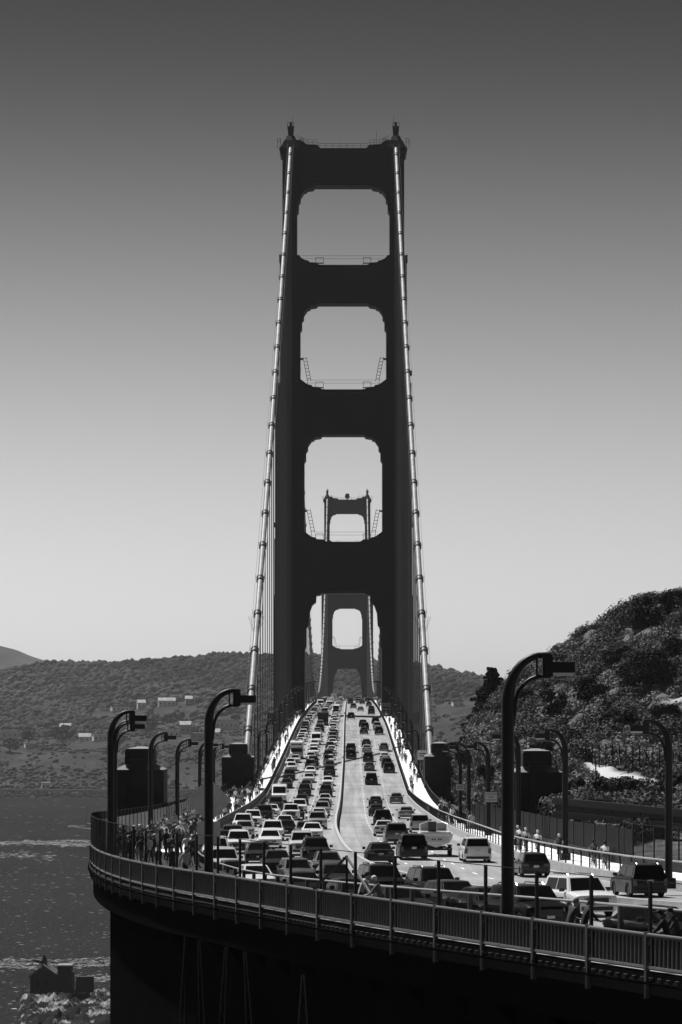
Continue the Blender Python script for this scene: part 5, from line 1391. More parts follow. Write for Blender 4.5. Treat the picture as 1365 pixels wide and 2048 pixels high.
def place_car(kind, col, D, off, north, lab, X=None, scale=.945, turn=0.0):
    lod = D > 420
    skip = ('rim', 'door_handle', 'front_plate', 'mirror') if D > 620 else (('rim', 'door_handle') if lod else ())
    o = copy_tree(PROT[kind], KIDS[kind], skip)
    p = P(D, off, 0.0)
    if X is not None: p.x = X; p.y = D; p.z = czf(D)
    dz = .08*(1-min(1, abs(off)/9.4)) if X is None else .05
    o.location = (p.x, p.y, p.z + dz + .005)
    e = 2.0; slope = (czf(p.y+e) - czf(p.y-e))/(2*e)
    yaw = head(p.y) + turn + (math.pi if north else 0)
    o.rotation_euler = Matrix.Rotation(yaw, 4, 'Z').to_euler()
    o.rotation_euler = (Matrix.Rotation(yaw, 4, 'Z') @ Matrix.Rotation(math.atan(slope)*(-1 if north else 1), 4, 'X')).to_euler()
    o.scale = (scale, scale, scale)
    for c in o.children:
        if c.name.startswith('body'):
            c.material_slots[0].link = 'OBJECT'; c.material_slots[0].material = PAINT[col]
    tag(o, lab, CATN[kind], 'northbound traffic coming towards the camera' if north else 'southbound traffic driving away')
    return o
kw = {'sedan': 'sedan', 'hatchback': 'hatchback', 'suv': 'SUV', 'minivan': 'minivan', 'pickup_truck': 'pickup truck', 'van': 'van', 'bus': 'coach bus', 'camper': 'camper van'}
# cars given where they stand: image column, image row of the tyres, kind, colour
NORTH = [(1168, -123, 'suv', 'W'), (1318, -98, 'sedan', 'B'), (1058, -112, 'suv', 'B'), (975, -119, 'sedan', 'B'), (905, -127, 'hatchback', 'D'), (866, -141, 'suv', 'B'), (762, -147, 'suv', 'B'), (668, -157, 'sedan', 'D'), (592, -164, 'hatchback', 'G'),
 (511, -157, 'sedan', 'W'), (700, -135, 'sedan', 'B'), (800, -122, 'sedan', 'D'), (604, -146, 'sedan', 'B'), (553, -179, 'sedan', 'D'), (655, -176, 'sedan', 'G'), (425, -163, 'sedan', 'D'), (478, -212, 'suv', 'W'), (448, -176, 'suv', 'L'), (388, -197, 'suv', 'W'), (517, -194, 'sedan', 'D'), (631, -194, 'suv', 'B'), (604, -208, 'suv', 'L'), (610, 1680, 'hatchback', 'G'), (625, 1682, 'sedan', 'W'), (541, 1699, 'sedan', 'W'), (546, 1684, 'suv', 'W'), (573, 1675, 'sedan', 'B'), (577, 1662, 'sedan', 'W'),
 (465, 1697, 'suv', 'D'), (449, 1700, 'sedan', 'B'), (489, 1676, 'sedan', 'S'), (482, 1665, 'suv', 'W'), (507, 1655, 'suv', 'W'), (520, 1642, 'sedan', 'G'), (537, 1642, 'suv', 'B'), (556, 1634, 'sedan', 'W'), (560, 1622, 'suv', 'D'), (587, 1642, 'pickup_truck', 'W'), (605, 1640, 'sedan', 'D'), (608, 1628, 'suv', 'W'), (609, 1612, 'sedan', 'D'),
 (641, 1661, 'suv', 'S'), (643, 1645, 'sedan', 'W'), (650, 1634, 'suv', 'S'), (653, 1622, 'sedan', 'B'), (654, 1611, 'sedan', 'L'), (655, 1596, 'suv', 'B'), (657, 1585, 'sedan', 'S'), (659, 1574, 'sedan', 'W'), (663, 1555, 'suv', 'B'),
 (563, 1607, 'van', 'W'), (578, 1578, 'sedan', 'D'), (583, 1562, 'suv', 'D'), (586, 1543, 'sedan', 'W'), (594, 1527, 'sedan', 'L'), (597, 1519, 'camper', 'W'),
 (613, 1594, 'suv', 'B'), (616, 1581, 'sedan', 'G'), (623, 1567, 'sedan', 'L'), (625, 1552, 'sedan', 'W'), (623, 1541, 'suv', 'G'), (631, 1534, 'suv', 'D'), (650, 1452, 'bus', 'B'), (644, 1415, 'van', 'W'), (662, 1418, 'van', 'W')]
SOUTH = [(1278, 1799, 'suv', 'B'), (1063, 1757, 'hatchback', 'D'), (950, 1727, 'suv', 'W'), (824, 1723, 'minivan', 'B'), (759, 1732, 'sedan', 'D'), (857, 1700, 'sedan', 'D'), (792, 1691, 'suv', 'G'), (768, 1675, 'sedan', 'L'), (832, 1667, 'suv', 'L'), (809, 1639, 'sedan', 'S'), (762, 1655, 'suv', 'B'), (748, 1634, 'sedan', 'D'), (750, 1616, 'sedan', 'D'), (789, 1608, 'sedan', 'G'), (741, 1571, 'minivan', 'B'), (777, 1547, 'suv', 'B'), (771, 1537, 'suv', 'D'), (737, 1543, 'sedan', 'G'), (766, 1522, 'sedan', 'W'), (735, 1525, 'suv', 'B'), (732, 1506, 'sedan', 'L'), (767, 1502, 'sedan', 'G'), (703, 1519, 'suv', 'B'), (702, 1507, 'minivan', 'D'), (731, 1494, 'sedan', 'B'),
 (756, 1470, 'suv', 'B'), (725, 1469, 'sedan', 'D'), (751, 1461, 'pickup_truck', 'W'), (730, 1461, 'suv', 'D'), (723, 1455, 'suv', 'D'), (748, 1449, 'suv', 'B'), (703, 1439, 'suv', 'B'), (739, 1430, 'suv', 'B'), (741, 1424, 'suv', 'D'), (720, 1423, 'sedan', 'S'), (712, 1418, 'suv', 'G'), (736, 1414, 'suv', 'G'), (701, 1409, 'suv', 'D'), (715, 1407, 'suv', 'S'), (729, 1409, 'sedan', 'D')]
occ = []
LAN_N = [-1.75, -4.75, -7.75]; LAN_S = [1.95, 5.0, 8.0]
LN = {0: 'lane beside the median', 1: 'middle lane', 2: 'outer lane'}
allc = []
for lst, north in ((NORTH, True), (SOUTH, False)):
    for (x, y, kd, co) in lst:
        D = find_D(y) if y > 0 else -y - 2.35; halfL = {'bus': 5.7, 'camper': 3.5, 'van': 2.8}.get(kd, 2.35)
        D0 = D + halfL       # the row gives the tyres nearest the camera
        X = (x-682.5)*D0/F; t = tang(cxf, D0); off = (X - cxf(D0))*t.y; Dc = D0 + t.x*off; t = tang(cxf, Dc); off = (X - cxf(Dc))*t.x*0 + (Vector((X-cxf(Dc), D0-Dc, 0))).dot(Vector((t.y, -t.x, 0))); D0 = Dc
        lanes = LAN_N if north else LAN_S
        li = min(range(3), key=lambda i: abs(lanes[i]-off))
        wgt = .0 if D < 260 else .45
        off2 = off*(1-wgt) + lanes[li]*wgt
        off2 = max(-8.6, min(-1.35, off2)) if north else max(1.5, min(9.6 if D0 > 200 else 10.8, off2))
        allc.append([D0, off2, li, kd, co, north]); occ.append((D0, off2, halfL, north))
# the queue beyond is generated at its measured spacing
rr = random.Random(5)
for north, lanes, d0, d1 in ((True, LAN_N, 470, 1330),):
    for li, lo in enumerate(lanes):
        d = d0 + li*5
        while d < d1:
            d += rr.uniform(9.5, 17)
            kd = rr.choices(['sedan', 'suv', 'hatchback', 'minivan', 'pickup_truck', 'van'], [42, 32, 12, 6, 6, 2])[0]
            co = rr.choices('WLSGDB', [34, 16, 15, 10, 13, 12])[0]
            if any(n_ and abs(o_[0]-d) < o_[2]+2.9+1.0 and abs(o_[1]-lo) < 1.9 for o_ in occ for n_ in (o_[3],)): continue
            allc.append([d, lo + rr.uniform(-.25, .25), li, kd, co, north]); occ.append((d, lo, 2.4, True))
for d in np.arange(1010, 1330, 17):
    li = rr.randrange(3); allc.append([d+rr.uniform(-4, 4), LAN_S[li], li, rr.choice(['sedan', 'suv']), rr.choice('SGDBL'), False])
allc.sort(key=lambda a: a[0]); cnt = {}
for D, off, li, kd, co, north in allc:
    key = (north, li); cnt[key] = cnt.get(key, 0)+1
    lab = '%s %s, %s from the front of the %s %s' % (PNAME[co], kw[kd], ordn(cnt[key]), 'oncoming' if north else 'outbound', LN[li])
    place_car(kd, co, D, off, north, lab, turn=rr.uniform(-.012, .012))
for o in PROT.values(): drop(o)
# motorboat on its trailer
D = 205.0; x0 = (871-682.5)*D/F; bp = Vector((x0, D+2.5, czf(D+2.5)+.02)); yaw = head(D)
t = empty('boat_trailer', tuple(bp), yaw)
for sg in (-1, 1):
    k = MB(); k.box(sg*.85-.05, sg*.85+.05, -2.6, 2.6, .45, .58); k.build('frame_rail', M['steel'], t)
    for ya in (-1.0, -.1):
        k = MB(); k.tube([(sg*.92, ya, .33), (sg*1.14, ya, .33)], .33, 16); k.build('wheel', M['tyre'], t, smooth=50)
    k = MB(); k.box(min(sg*.9, sg*1.16), max(sg*.9, sg*1.16), -1.45, .35, .70, .76); k.build('mudguard', M['steel2'], t)
    k = MB(); k.box(sg*.95-.14, sg*.95+.14, -2.68, -2.6, .5, .62); k.build('tail_light', M['tail'], t)
k = MB(); k.box(-1.05, 1.05, -2.62, -2.5, .48, .6); k.box(-.9, .9, 1.8, 1.95, .45, .58); k.tube([(0, 2.0, .5), (0, 3.6, .5)], .06, 6); k.build('cross_beam', M['steel'], t)
tag(t, 'low dark two-axle trailer carrying the white motorboat', 'boat trailer')
t = empty('motorboat', tuple(bp+Vector((0, 0, .60))), yaw)
k = MB(); rows = []
for y, w, zk, zg in ((-2.7, 1.12, .06, 1.0), (-1.2, 1.2, .02, 1.02), (.6, 1.15, .05, 1.06), (1.9, .8, .25, 1.12), (2.8, .32, .6, 1.2), (3.15, .03, .95, 1.24)):
    rows.append([(-w, y, zg), (-w*.97, y, zg-.25), (-w*.8, y, (zk+zg)*.38), (0, y, zk), (w*.8, y, (zk+zg)*.38), (w*.97, y, zg-.25), (w, y, zg), (w-.16 if w > .3 else w*.5, y, zg+.03), (-w+.16 if w > .3 else -w*.5, y, zg+.03)])
for a in range(5): k.add(rows[a]+rows[a+1], [(i, (i+1) % 9, 9+(i+1) % 9, 9+i) for i in range(9)])
k.add(rows[0], [tuple(range(9))]); k.add(rows[5], [tuple(range(9))]); k.build('hull', PAINT['W'], t, smooth=40)
k = MB(); k.box(-.85, .85, -2.74, -2.68, .45, .78); k.build('transom_panel', PAINT['L'], t)
for x in (-.28, -.12, .15, .3): k = MB(); k.tube([(x, -2.76, .62), (x, -2.72, .62)], .06, 8); k.build('fitting', M['trim'], t)
k = MB(); arc = [(-1.0, -.3, 1.05), (-.95, .2, 1.55), (-.5, .75, 1.72), (0, .85, 1.75), (.5, .75, 1.72), (.95, .2, 1.55), (1.0, -.3, 1.05)]; k.tube(arc, .035, 6); k.tube([(-.2, .85, 1.05), (-.2, .85, 1.75)], .03, 6); k.tube([(.2, .85, 1.05), (.2, .85, 1.75)], .03, 6); k.build('windscreen_frame', PAINT['W'], t)
k = MB(); k.box(-.9, -.22, .80, .82, 1.08, 1.62); k.box(.22, .9, .80, .82, 1.08, 1.62); k.build('windscreen', mat('boat_screen', .25, .15), t)
k = MB(); k.box(-.45, .12, -.6, -.1, 1.0, 1.75); k.build('seat_cover', M['trim'], t)
k = MB(); k.box(-1.0, 1.0, -2.6, -2.2, 1.03, 1.09); k.build('swim_deck', M['trim'], t)
tag(t, 'white motorboat seen from the stern, riding on a trailer in the right lane', 'boat')
# boat or white load on the crest
t = empty('camper', tuple(P(1300, -5.2, .05)), head(1300)+math.pi); k = MB(); k.prism([(3.2, .5), (3.2, 1.2), (2.0, 2.0), (2.6, 2.3), (2.4, 3.2), (-3.2, 3.2), (-3.2, .5)], 'x', -1.2, 1.2); k.build('body', PAINT['W'], t); k = MB(); k.box(-1.0, 1.0, 3.0, 3.22, 1.25, 1.5); k.build('grille', M['trim'], t)
k = MB(); k.add([(-1, 3.12, 1.3), (1, 3.12, 1.3), (1, 2.1, 1.98), (-1, 2.1, 1.98)], [(0, 1, 2, 3)]); k.build('windscreen', M['glass'], t)
tag(t, 'distant white camper at the very top of the road crest', 'camper van')
# sailboat on the bay
D = 75*F/(1655-HY); t = empty('sailboat', ((176-682.5)*D/F, D, ZW+.1), R(70))
k = MB(); rows = []
for y, w, zk in ((-5.5, 1.2, .2), (-3, 1.7, -.1), (1, 1.7, -.1), (4, .9, 0), (6, .05, .6)): rows.append([(-w, y, 1.2), (-w*.7, y, zk), (w*.7, y, zk), (w, y, 1.2)])
for a in range(4): k.add(rows[a]+rows[a+1], [(i, (i+1) % 4, 4+(i+1) % 4, 4+i) for i in range(4)])
k.add(rows[0], [(0, 1, 2, 3)]); k.add(rows[4], [(0, 1, 2, 3)]); k.build('hull', PAINT['L'], t, smooth=40)
k = MB(); k.frus(0, .3, 1.2, 1.9, 1.8, 4, 1.3, 3); k.build('cabin', PAINT['G'], t)
k = MB(); k.tube([(0, 1, 1), (0, 1, 13.5)], .13, 6); k.build('mast', M['steel'], t); k = MB(); k.tube([(0, 1, 2.6), (0, -4.2, 2.6)], .2, 6); k.build('boom', M['steel2'], t)
tag(t, 'small sailboat with bare mast on the bay left of the walkway', 'sailboat')
# small speed boat wake front at bottom left
D = 75*F/(2022-HY)
t = empty('rib_boat', ((36-682.5)*D/F, D, ZW+.1), R(60)); k = MB(); k.prism([(-1.6, 0), (-.8, -.6), (.9, -.6), (2.0, 0), (1.9, .45), (-1.6, .45)], 'x', -.55, .55); k.build('hull', PAINT['W'], t); k = MB(); k.box(-.3, .3, -.5, .1, .453, .95); k.build('console', M['trim'], t)
tag(t, 'little white boat on the water at the foot of the lighthouse rock', 'boat')
# ---------------------------------------------------------------- people
def skin_person(pose, detail=1):
    """pose: joint dict. one continuous skinned body; returns mesh with slots skin, shirt, trousers, shoe"""
    J = pose; vs = []; es = []; rs = []; cat = []
    def v(p, r, c, par=None):
        vs.append(tuple(p)); rs.append(r); cat.append(c)
        if par is not None: es.append((par, len(vs)-1))
        return len(vs)-1
    pel = v(J['pelvis'], (.155, .115), 2)
    waist = v(J['waist'], (.145, .105), 1, pel); chest = v(J['chest'], (.165, .12), 1, waist)
    nb = v(J['neck'], (.075, .07), 1, chest); nk = v(Vector(J['neck'])*.45+Vector(J['head'])*.55 - Vector((0, 0, .04)), (.055, .055), 0, nb)
    hd = Vector(J['head']); h0 = v(hd - Vector((0, 0, .035)), (.078, .088), 0, nk); h1 = v(hd + Vector((0, 0, .045)), (.082, .10), 0, h0); v(hd + Vector((0, 0, .115)), (.05, .065), 0, h1)
    for s in ('L', 'R'):
        sh = v(J['sh'+s], (.068, .068), 1, chest); el = v(J['el'+s], (.045, .045), 1 if pose.get('long') else 0, sh); wr_ = v(J['wr'+s], (.03, .026), 0, el)
        hnd = Vector(J['hd'+s]); pl = v(hnd, (.035, .022), 0, wr_)
        if detail > 1:
            ax = (hnd - Vector(J['wr'+s])).normalized(); side = ax.cross(Vector((0, 1, .2))).normalized()
            for q, ln in ((-1.5, .060), (-.5, .075), (.5, .072), (1.5, .055)):
                f0 = v(hnd+ax*.03+side*q*.017, (.010, .010), 0, pl); f1 = v(hnd+ax*(.03+ln*.5)+side*q*.019+Vector((0, .01, -.008)), (.009, .009), 0, f0); v(hnd+ax*(.03+ln)+side*q*.019+Vector((0, .025, -.02)), (.008, .008), 0, f1)
            v(hnd+side*(-.045)+ax*.02, (.011, .011), 0, pl)
        hp = v(J['hip'+s], (.10, .10), 2, pel); kn = v(J['kn'+s], (.062, .062), 2 if pose.get('trousers', True) else 0, hp); an = v(J['an'+s], (.042, .042), 2 if pose.get('trousers', True) else 0, kn)
        he = Vector(J['an'+s]); to = Vector(J['to'+s]); v(he.lerp(to, .55)-Vector((0, 0, .03)), (.045, .04), 3, an); v(to, (.04, .03), 3, len(vs)-1)
    me = bpy.data.meshes.new('p'); me.from_pydata(vs, es, []); o = bpy.data.objects.new('p', me); C.objects.link(o)
    m = o.modifiers.new('Skin', 'SKIN'); m.use_smooth_shade = True; m.branch_smoothing = .3
    if not me.skin_vertices:
        raise RuntimeError('no skin layer')
    for i, r in enumerate(rs): me.skin_vertices[0].data[i].radius = r; me.skin_vertices[0].data[i].use_root = (i == 0)
    sb = o.modifiers.new('Sub', 'SUBSURF'); sb.levels = detail; sb.render_levels = detail
    dg = bpy.context.evaluated_depsgraph_get(); out = bpy.data.meshes.new_from_object(o.evaluated_get(dg)); bpy.data.objects.remove(o)
    out.materials.clear()
    for q in (M['skin'], CL[1], CL[3], M['shoe']): out.materials.append(q)
    VA = np.array(vs, float); pairs = [(a, b_) for a, b_ in es]
    for p in out.polygons:
        c = np.array(p.center[:]); best = 9; bi = 0
        for a, b_ in pairs:
            A = VA[a]; B = VA[b_]; ab = B-A; tt = np.clip(np.dot(c-A, ab)/max(np.dot(ab, ab), 1e-9), 0, 1); d = np.linalg.norm(c-A-ab*tt)-rs[b_][0]*.5
            if d < best: best = d; bi = b_; ts = tt; ai = a
        k = cat[bi]
        if cat[ai] == 1 and k == 0 and ts < .45 and bi != 0 and ai != 3: k = 1
        if cat[bi] == 2 and cat[ai] == 2 and bi > 8 and not pose.get('trousers', True): k = 2
        if not pose.get('trousers', True) and ts < .8 and cat[ai] == 2: k = 2
        p.material_index = k
    out.shade_smooth(); return out
def base_pose(step=0.0, arms=(0, 0), lean=0.0, bend=0.0):
    V3 = lambda x, y, z: Vector((x, y, z)); L = lean
    J = dict(pelvis=V3(0, 0, .95), waist=V3(0, L*.4, 1.10), chest=V3(0, L, 1.31), neck=V3(0, L*1.3, 1.46), head=V3(0, L*1.6+.02, 1.60), long=True)
    for s, sg in (('L', -1), ('R', 1)):
        st = step*sg; ar = arms[0] if sg < 0 else arms[1]
        J['sh'+s] = V3(sg*.175, L, 1.40); J['el'+s] = V3(sg*.23, L+ar*.14-.03, 1.14); J['wr'+s] = V3(sg*.23, L+ar*.3+.03, .93); J['hd'+s] = V3(sg*.225, L+ar*.34+.05, .85)
        J['hip'+s] = V3(sg*.085, 0, .90); J['kn'+s] = V3(sg*.095, st*.20+.03, .50); J['an'+s] = V3(sg*.095, st*.36-.02, .09 + (.05 if st < 0 else 0)); J['to'+s] = V3(sg*.105, st*.36+.16, .04)
    return J
def mk_person(pose, detail=1, hat=False, hairlen=0, shorts=False):
    t = empty('person')
    if shorts: pose['trousers'] = False
    me = skin_person(pose, detail); b_ = bpy.data.objects.new('body', me); C.objects.link(b_); b_.parent = t
    h = Vector(pose['head']); k = MB(); vs = []
    bv = IV.copy(); keep = []
    for q in bv:
        x, y, z = q; r = (.092, .112, .125)
        if z < -.1 and y > -.1: z = -.1
        if z < -.1: z = max(z, -.55 - hairlen)
        keep.append((h.x + x*r[0], h.y - .012 + y*r[1] - (.015 if y > .5 and z < .5 else 0), h.z + .045 + z*r[2]))
    k.add(keep, [tuple(int(a) for a in f) for f in IF]); k.build('hair' if not hat else 'cap', M['hair'], t, smooth=80)
    if hat: k = MB(); k.frus(h.x, h.y+.13, h.z+.06, h.z+.075, .13, .12, .15, .12); k.build('cap_peak', M['hair'], t)
    if detail > 1:
        k = MB(); k.frus(h.x, h.y+.115, h.z-.03, h.z+.02, .035, .05, .02, .02); k.build('nose', M['skin'], t)
        for sg in (-1, 1): k = MB(); k.frus(h.x+sg*.09, h.y, h.z-.03, h.z+.03, .02, .03, .025, .045); k.build('ear', M['skin'], t)
        for sg in (-1, 1): k = MB(); k.frus(h.x+sg*.032, h.y+.098, h.z+.018, h.z+.03, .02, .012, .02, .012); k.build('eye', M['hair'], t)
        k = MB(); k.frus(h.x, h.y+.098, h.z-.058, h.z-.05, .045, .012, .045, .012); k.build('mouth', M['tail'], t)
    return t
PP = {}
PP['stand'] = mk_person(base_pose(0.15, (0, .1)))
PP['walk'] = mk_person(base_pose(.8, (.7, -.6), .03))
PP['walk2'] = mk_person(base_pose(-.9, (-.7, .6), .03), shorts=True, hairlen=.6)
po = base_pose(.1, (0, 0)); po['elR'] = Vector((.25, .16, 1.2)); po['wrR'] = Vector((.14, .30, 1.42)); po['hdR'] = Vector((.08, .30, 1.5)); PP['photo'] = mk_person(po, hat=True, shorts=True)
# cyclist: hips on saddle, hands on the bars, foot on pedals
V3 = lambda x, y, z: Vector((x, y, z))
cy = dict(pelvis=V3(0, -.22, 1.0), waist=V3(0, -.12, 1.12), chest=V3(0, .06, 1.30), neck=V3(0, .16, 1.41), head=V3(0, .24, 1.53), long=False, trousers=False)
for s, sg, ph in (('L', -1, 1), ('R', 1, -1)):
    cy['sh'+s] = V3(sg*.18, .12, 1.36); cy['el'+s] = V3(sg*.25, .30, 1.16); cy['wr'+s] = V3(sg*.22, .48, 1.04); cy['hd'+s] = V3(sg*.21, .54, 1.01)
    cy['hip'+s] = V3(sg*.09, -.20, .95); cy['kn'+s] = V3(sg*.11, .20, .72+ph*.10); cy['an'+s] = V3(sg*.11, -.02, .36+ph*.16); cy['to'+s] = V3(sg*.11, .12, .30+ph*.16)
PP['rider'] = mk_person(cy)
lean_ = base_pose(.1, (0, 0), .12, 0)
for s, sg in (('L', -1), ('R', 1)): lean_['el'+s] = V3(sg*.27, .30, 1.12); lean_['wr'+s] = V3(sg*.16, .46, 1.05); lean_['hd'+s] = V3(sg*.12, .53, 1.04)
lean_['head'] = V3(.0, .26, 1.56); lean_['neck'] = V3(0, .19, 1.44)
PP['lean'] = mk_person(lean_, 2); 
PP['capman'] = mk_person(dict(lean_), 2, hat=True)
PK = {k: capture(o) for k, o in PP.items()}
def make_bike():
    t = empty('bicycle')
    for y in (-.52, .52):
        k = MB(); k.tube([(0, y+.33*math.cos(a), .34+.33*math.sin(a)) for a in np.linspace(0, 2*math.pi, 21)], .018, 5, cap=False)
        w = k.build('wheel', M['tyre'], t); k = MB()
        for q in range(7): a = q*math.pi/7; k.tube([(0, y-.32*math.cos(a), .34-.32*math.sin(a)), (0, y+.32*math.cos(a), .34+.32*math.sin(a))], .004, 3)
        k.build('spokes', M['chrome'], w)
    k = MB(); bb = (0, -.08, .30); hd_ = (0, .38, .86); st = (0, -.24, .86)
    for a, c in ((bb, hd_), (bb, st), (st, hd_), (bb, (0, -.52, .34)), (st, (0, -.52, .34)), (hd_, (0, .52, .34))): k.tube([a, c], .022, 6)
    k.build('frame', M['steel2'], t)
    k = MB(); k.tube([hd_, (0, .42, .98)], .02, 6); k.tube([(-.22, .5, .97), (-.2, .44, 1.0), (.2, .44, 1.0), (.22, .5, .97)], .016, 6); k.build('handlebar', M['trim'], t)
    k = MB(); k.tube([st, (0, -.26, .93)], .018, 6); k.frus(0, -.24, .92, .96, .12, .26, .14, .28); k.build('saddle', M['trim'], t)
    for sg in (-1, 1): k = MB(); k.tube([(sg*.04, -.08, .30), (sg*.07, -.04, .30-sg*.16)], .012, 4); k.box(min(sg*.07, sg*.16), max(sg*.07, sg*.16), -.08, 0, .285-sg*.16, .315-sg*.16); k.build('pedal', M['trim'], t)
    return t
bk = make_bike(); bkk = capture(bk)
SH_ = lambda: rr.choices([0, 1, 2, 3, 4], [24, 18, 16, 22, 20])[0]
def person(kind, p, yaw, shirt, trous, lab, group, hair=None, skin=False, sc=1.0):
    o = copy_tree(PP[kind], PK[kind]); o.location = p; o.rotation_euler = (0, 0, yaw); o.scale = (sc, sc, sc)
    for c in o.children:
        if c.name.startswith('body'):
            for i, m_ in ((1, CL[shirt]), (2, CL[trous])): c.material_slots[i].link = 'OBJECT'; c.material_slots[i].material = m_
        if hair is not None and (c.name.startswith('hair') or c.name.startswith('cap')): c.material_slots[0].link = 'OBJECT'; c.material_slots[0].material = CL[hair]
    tag(o, lab, 'person', group); return o
rr = random.Random(21)
# crowd on the left walkway, counted from the nearest
spots = sorted([rr.uniform(168, 268) for i in range(72)] + [rr.uniform(158, 175) for i in range(12)] + [rr.uniform(268, 400) for i in range(75)])
for i, D in enumerate(spots):
    a = pav_l(D, 0, .30); b_ = pav_l(D, 1, .30); q = a.lerp(b_, rr.uniform(.12, .82))
    s, tr = rr.choices([0, 1, 2, 3, 4], [9, 6, 15, 34, 36])[0], rr.choice([2, 3, 3, 4, 4]); kd = rr.choice(['stand', 'walk', 'walk2', 'photo', 'walk'])
    person(kd, tuple(q), head(D) + rr.choice([0, math.pi]) + rr.uniform(-.6, .6), s, tr, '%s top, %s trousers, %s person from the near end of the left walkway crowd' % (CLN[s], CLN[tr], ordn(i+1)), 'crowd on the left walkway', hair=rr.choice([4, 4, 3, 2, 0]), sc=rr.uniform(.93, 1.06))
bs = sorted([rr.uniform(408, 1150)**1.0 for i in range(105)])
for i, D in enumerate(bs):
    q = P(D, -rr.uniform(10.2, 11.9), .3); s, tr = rr.choice([0, 2, 3, 3, 4, 4]), rr.choice([2, 3, 4, 4]); kd = rr.choice(['stand', 'walk', 'walk2', 'walk'])
    person(kd, tuple(q), head(D) + rr.choice([0, math.pi]) + rr.uniform(-.3, .3), s, tr, 'walker, %s top, %s trousers, %s along the left bridge walkway past the pylon' % (CLN[s], CLN[tr], ordn(i+1)), 'walkers on the left bridge walkway', sc=rr.uniform(.93, 1.06))
bs = sorted([rr.uniform(408, 640) for i in range(30)] + [rr.uniform(640, 1150) for i in range(46)])
def rider(p, yaw, s, tr, lab, hair=4):
    o = copy_tree(bk, bkk); o.location = p; o.rotation_euler = (0, 0, yaw); tag(o, 'bicycle under the ' + lab, 'bicycle', 'bicycles on the right walkway')
    person('rider', p, yaw, s, tr, lab, 'cyclists on the right walkway', hair=hair)
for i, D in enumerate(bs):
    q = P(D, rr.uniform(10.0, 11.9), .45); s, tr = rr.choice([0, 1, 2, 3, 4, 4]), rr.choice([2, 3, 4, 4])
    if i % 3 == 0: rider(tuple(q), head(D) + rr.choice([0, math.pi]), s, tr, 'rider in %s top, %s along the right bridge walkway' % (CLN[s], ordn(i+1)))
    else: person(rr.choice(['stand', 'walk', 'walk2']), tuple(q), head(D) + rr.choice([0, math.pi]), s, tr, 'walker, %s top, %s trousers, %s along the right bridge walkway' % (CLN[s], CLN[tr], ordn(i+1)), 'walkers on the right bridge walkway')
# group by the right pylon
gs = [(845, 1607, 4), (852, 1606, 0), (858, 1608, 2), (863, 1610, 4), (868, 1607, 3), (873, 1612, 4), (879, 1610, 3), (889, 1626, 2), (901, 1615, 0), (905, 1614, 0), (912, 1628, 1), (916, 1606, 3), (944, 1597, 3), (951, 1598, 0), (958, 1597, 4), (1000, 1602, 0)]
def side_D(x, y):
    best = (1e9, 300)
    for D in np.arange(110, 420, .5):
        e = abs(HY - (czf(D)+.45)*F/D - y)
        if e < best[0]: best = (e, D)
    return float(best[1])
for i, (x, yh, s) in enumerate(gs):
    # rows are head tops; find the distance where a 1.75 m figure reaches them
    best = (1e9, 300)
    for D in np.arange(230, 412, 1.0):
        e = abs(HY - (czf(D)+.3+1.72)*F/D - yh)
        if e < best[0]: best = (e, D)
    D = float(best[1]); X = (x-682.5)*D/F; off = min(max((X-cxf(D)), wr(D)+.6), 11.9); q = P(D, off, .45); tr = rr.choice([1, 3, 4])
    person(rr.choice(['stand', 'walk', 'photo']), tuple(q), rr.uniform(0, 6.28), s, tr, 'person in %s top, %s from the left in the group near the right cable pylon' % (CLN[s], ordn(i+1)), 'group near the right cable pylon')
# cyclists, left to right
for x, yg, s, tr, hr, lab in [(956, 1692, 4, 4, 4, 'cyclist in black, leftmost of the riders, left of the tall lamp pole'), (975, 1700, 3, 4, 0, 'cyclist with a white helmet just left of the tall lamp pole'), (992, 1702, 0, 4, 4, 'cyclist in white top touching the tall lamp pole on its left'), (985, 1690, 2, 4, 4, 'cyclist in grey half hidden beside the tall lamp pole'),
   (1044, 1706, 1, 4, 0, 'cyclist in pale top, first right of the tall lamp pole'), (1073, 1712, 0, 4, 0, 'cyclist in white top and white helmet, second right of the lamp pole'), (1097, 1722, 4, 4, 0, 'cyclist in black top with white helmet, third right of the lamp pole'), (1180, 1737, 3, 4, 4, 'cyclist in dark top with a pack, left of the rightmost pair'), (1211, 1741, 0, 3, 4, 'cyclist in white shirt, right of the rightmost pair')]:
    D = side_D(x, yg); X = (x-682.5)*D/F; q = P(D, min(max(X-cxf(D), wr(D)+.75), fro(D)-.6), .45); q.y = D; q.x = max(X, cxf(D)+wr(D)+.8); 
    rider(tuple(q), head(D) + rr.uniform(-.05, .05), s, tr, lab, hair=hr)
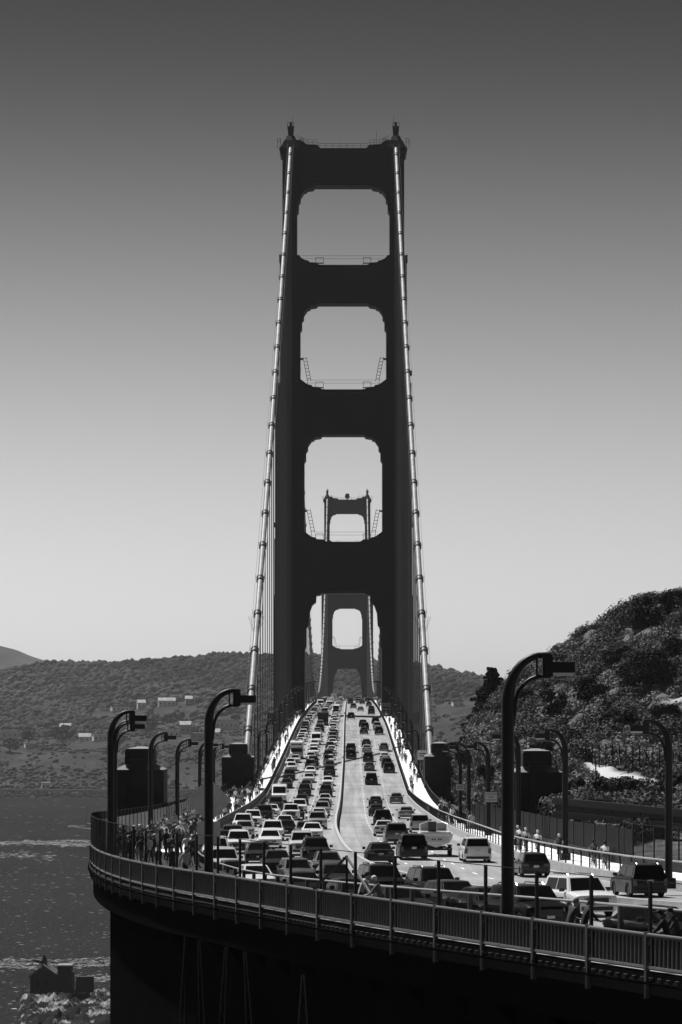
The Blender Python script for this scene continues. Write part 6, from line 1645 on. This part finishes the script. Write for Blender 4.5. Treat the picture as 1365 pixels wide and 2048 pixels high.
# near people on the curved walkway
def near(kind, x, yhead, yaw, s, tr, lab, hair, inset=1.2):
    best = (1e9, 90)
    for D in np.arange(74, 190, .1):
        q = PL(D, inset); xx = 682.5+q.x*F/q.y
        if abs(xx-x) < best[0]: best = (abs(xx-x), D)
    q = PL(best[1], inset); person(kind, tuple(q), yaw, s, tr, lab, 'people on the near curved walkway', hair=hair)
near('lean', 1138, 0, R(-62), 3, 4, 'grey-haired person in dark top leaning behind the near railing', 2, .9)
near('capman', 1166, 0, R(-70), 4, 4, 'person in black with a peaked cap beside the white SUV, behind the near railing', 4, 1.1)
near('capman', 1338, 0, R(75), 4, 4, 'person in black cap at the right edge behind the near railing', 4, .9)
near('lean', 1358, 0, R(100), 3, 4, 'dark-haired person cut by the right frame edge behind the near railing', 4, 1.6)
near('lean', 762, 0, R(80), 2, 3, 'person in mid grey top bending behind the railing under the steel brace', 0, 1.0)
near('lean', 722, 0, R(-80), 1, 4, 'person in pale top bending left of the steel brace foot', 3, 1.4)
for i, x in enumerate((250, 262, 292, 318, 345, 371)):
    near('walk' if i % 2 else 'stand', x, 0, R(20+40*i), (3, 4, 2, 4, 3, 1)[i], 4, 'person in %s top, %s from the left behind the dark mesh screen' % (CLN[(3, 4, 2, 4, 3, 1)[i]], ordn(i+1)), 4, 1.5+.3*(i % 3))
for o in list(PP.values())+[bk]: drop(o)
# dark litter bin and small details on the left walkway
t = empty('litter_bin', tuple(PL(205, .9))); k = MB(); k.frus(0, 0, 0, 1.0, .5, .5, .56, .56); k.frus(0, 0, 1.003, 1.12, .6, .6, .5, .5); k.build('bin', M['steel'], t); tag(t, 'dark square litter bin on the left walkway in front of the slatted screen', 'bin')

# ---------------------------------------------------------------- haze
hm = bpy.data.materials.new('haze'); hm.use_nodes = True; nt = hm.node_tree; nt.nodes.clear()
ho = nt.nodes.new('ShaderNodeOutputMaterial'); hv = nt.nodes.new('ShaderNodeVolumePrincipled')
hv.inputs['Color'].default_value = (.9, .9, .9, 1); hv.inputs['Density'].default_value = HAZE; hv.inputs['Anisotropy'].default_value = .2
nt.links.new(hv.outputs[0], ho.inputs['Volume'])
b = MB(); b.box(-3600, 3600, -380, 6600, ZW-60, 170)
o = b.build('haze', hm); tag(o, kind='stuff')
# names of structure pieces without a kind
for o in C.objects:
    if 'pn' in o: del o['pn']
